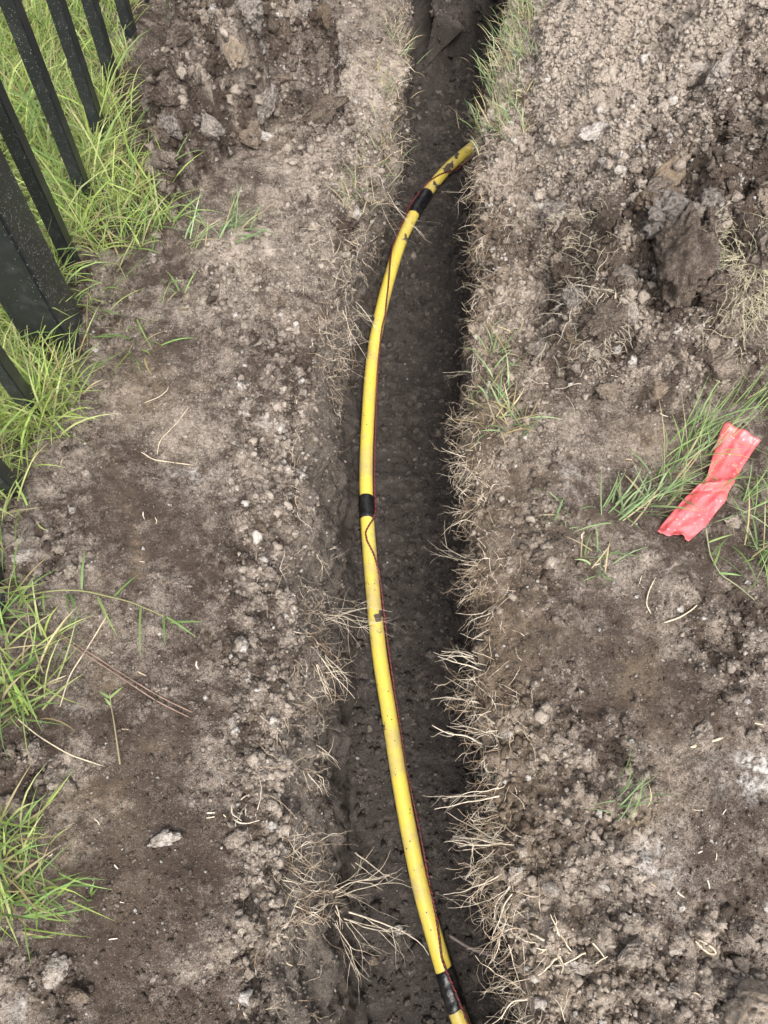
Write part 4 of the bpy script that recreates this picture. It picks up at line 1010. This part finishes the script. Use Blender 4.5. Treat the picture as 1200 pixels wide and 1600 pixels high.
# ------------------------------------------------------------------ needles, straws, sticks
def strand(name, label, cat, pxs, rad, mat, lift=.003, group=None, tint=None):
    p = smooth_path(ground_path(pxs, lift, 24), 5); v, q = tubes(p[None], np.full((1, 24), rad) * np.interp(np.linspace(0, 1, 24), [0, .1, .9, 1], [.5, 1, .9, .3])[None], 5)
    return thing_mesh(name, v, q, mat, label, cat, group, attrs={'tint': np.repeat([tint or (0.5, 0.42, 0.3)], len(v), 0)})
nd = empty('pine_needle', G(200, 1065), 'pair of long dry reddish needles lying on the left bank', 'pine needle')
for pxs in ([(85, 985), (140, 1020), (205, 1062), (260, 1095), (302, 1114)], [(88, 990), (140, 1027), (195, 1062), (245, 1097), (296, 1121)]):
    p = smooth_path(ground_path(pxs, .005, 24), 8); v, q = tubes(p[None], np.full((1, 24), .0008), 5)
    link('needle', make_mesh('needle', v - np.array(nd.location), q, M_NEEDLE), nd)
for lab, pxs, rad in [
    ('bleached stalk curving across the left path', [(222, 708), (240, 720), (270, 724), (300, 728)], .0008),
    ('thin bent stalk above the bleached curving one', [(246, 712), (250, 690), (275, 665), (297, 636)], .0007),
    ('short forked stalk on the left path near the fence', [(225, 632), (250, 622), (262, 612), (264, 605)], .0006),
    ('pale stem running down from the left edge sprawl', [(52, 1085), (75, 1068), (105, 1056)], .0009),
    ('long straw leaning from the needles to the sprawling grass', [(95, 1105), (110, 1055), (140, 1010), (170, 960)], .0009),
    ('dry stalk at the left edge under the runner', [(25, 1120), (60, 1150), (110, 1180), (165, 1198)], .0008),
    ('thin forked straw standing on the right bank', [(1016, 960), (1008, 945), (1012, 925), (1022, 905)], .0009),
    ('pale straw bent over the right bank hollow', [(1036, 974), (1060, 966), (1078, 955), (1088, 946)], .0011),
    ('whitish stick lying near the white ash patch', [(1077, 1168), (1100, 1162), (1128, 1153)], .0018),
    ('looped pale root end near the lower right corner', [(1085, 1470), (1105, 1490), (1118, 1490), (1112, 1480), (1090, 1468)], .0013),
    ('thin root under the red strip corner', [(1060, 745), (1090, 760), (1098, 768), (1080, 790), (1076, 800)], .0008),
    ('slanting straw at the foot of the right heap', [(1098, 578), (1110, 590), (1128, 602)], .0008),
    ('white root bent like a hook on the right heap', [(958, 465), (962, 478), (975, 488), (985, 500)], .0016),
]: strand('straw', lab, 'straw', pxs, rad, M_ROOT, group=None)
for lo, hi, side, lab, grp in ((50, 470, isL, 'short broken bit of straw on the left bank', 'straw bits on the left bank'), (800, 1190, isR, 'short broken bit of straw on the right bank', 'straw bits on the right bank')):
    for _ in range(20):
        px, py = rng.uniform(lo, hi), rng.uniform(620, 1580)
        a = rng.uniform(0, 6.28); L = rng.uniform(6, 16)
        strand('straw_bit', lab, 'straw', [(px, py), (px + L * .5 * math.cos(a) + rng.normal(0, 1.5), py + L * .5 * math.sin(a)), (px + L * math.cos(a), py + L * math.sin(a))], rng.uniform(.0004, .0010), M_ROOT, .0012, grp, [(0.60, 0.53, 0.42), (0.40, 0.32, 0.22), (0.50, 0.42, 0.30)][rng.integers(3)])
# old root crossing the trench floor near the lower tape
p = np.array([P(a, b, z) for a, b, z in [(703, 1462, -.36), (735, 1482, -.36), (775, 1495, -.35), (800, 1512, -.33)]])
s_ = np.linspace(0, 3, 20); p = smooth_path(np.stack([np.interp(s_, range(4), p[:, k]) for k in range(3)], 1), 4)
v, q = tubes(p[None], np.linspace(.0022, .0032, 20)[None], 8)
thing_mesh('root', v, q, M_ROOT, 'grey root sticking out of the right wall near the lowest tape wrap', 'root', attrs={'tint': np.repeat([(0.16, 0.13, 0.12)], len(v), 0)})
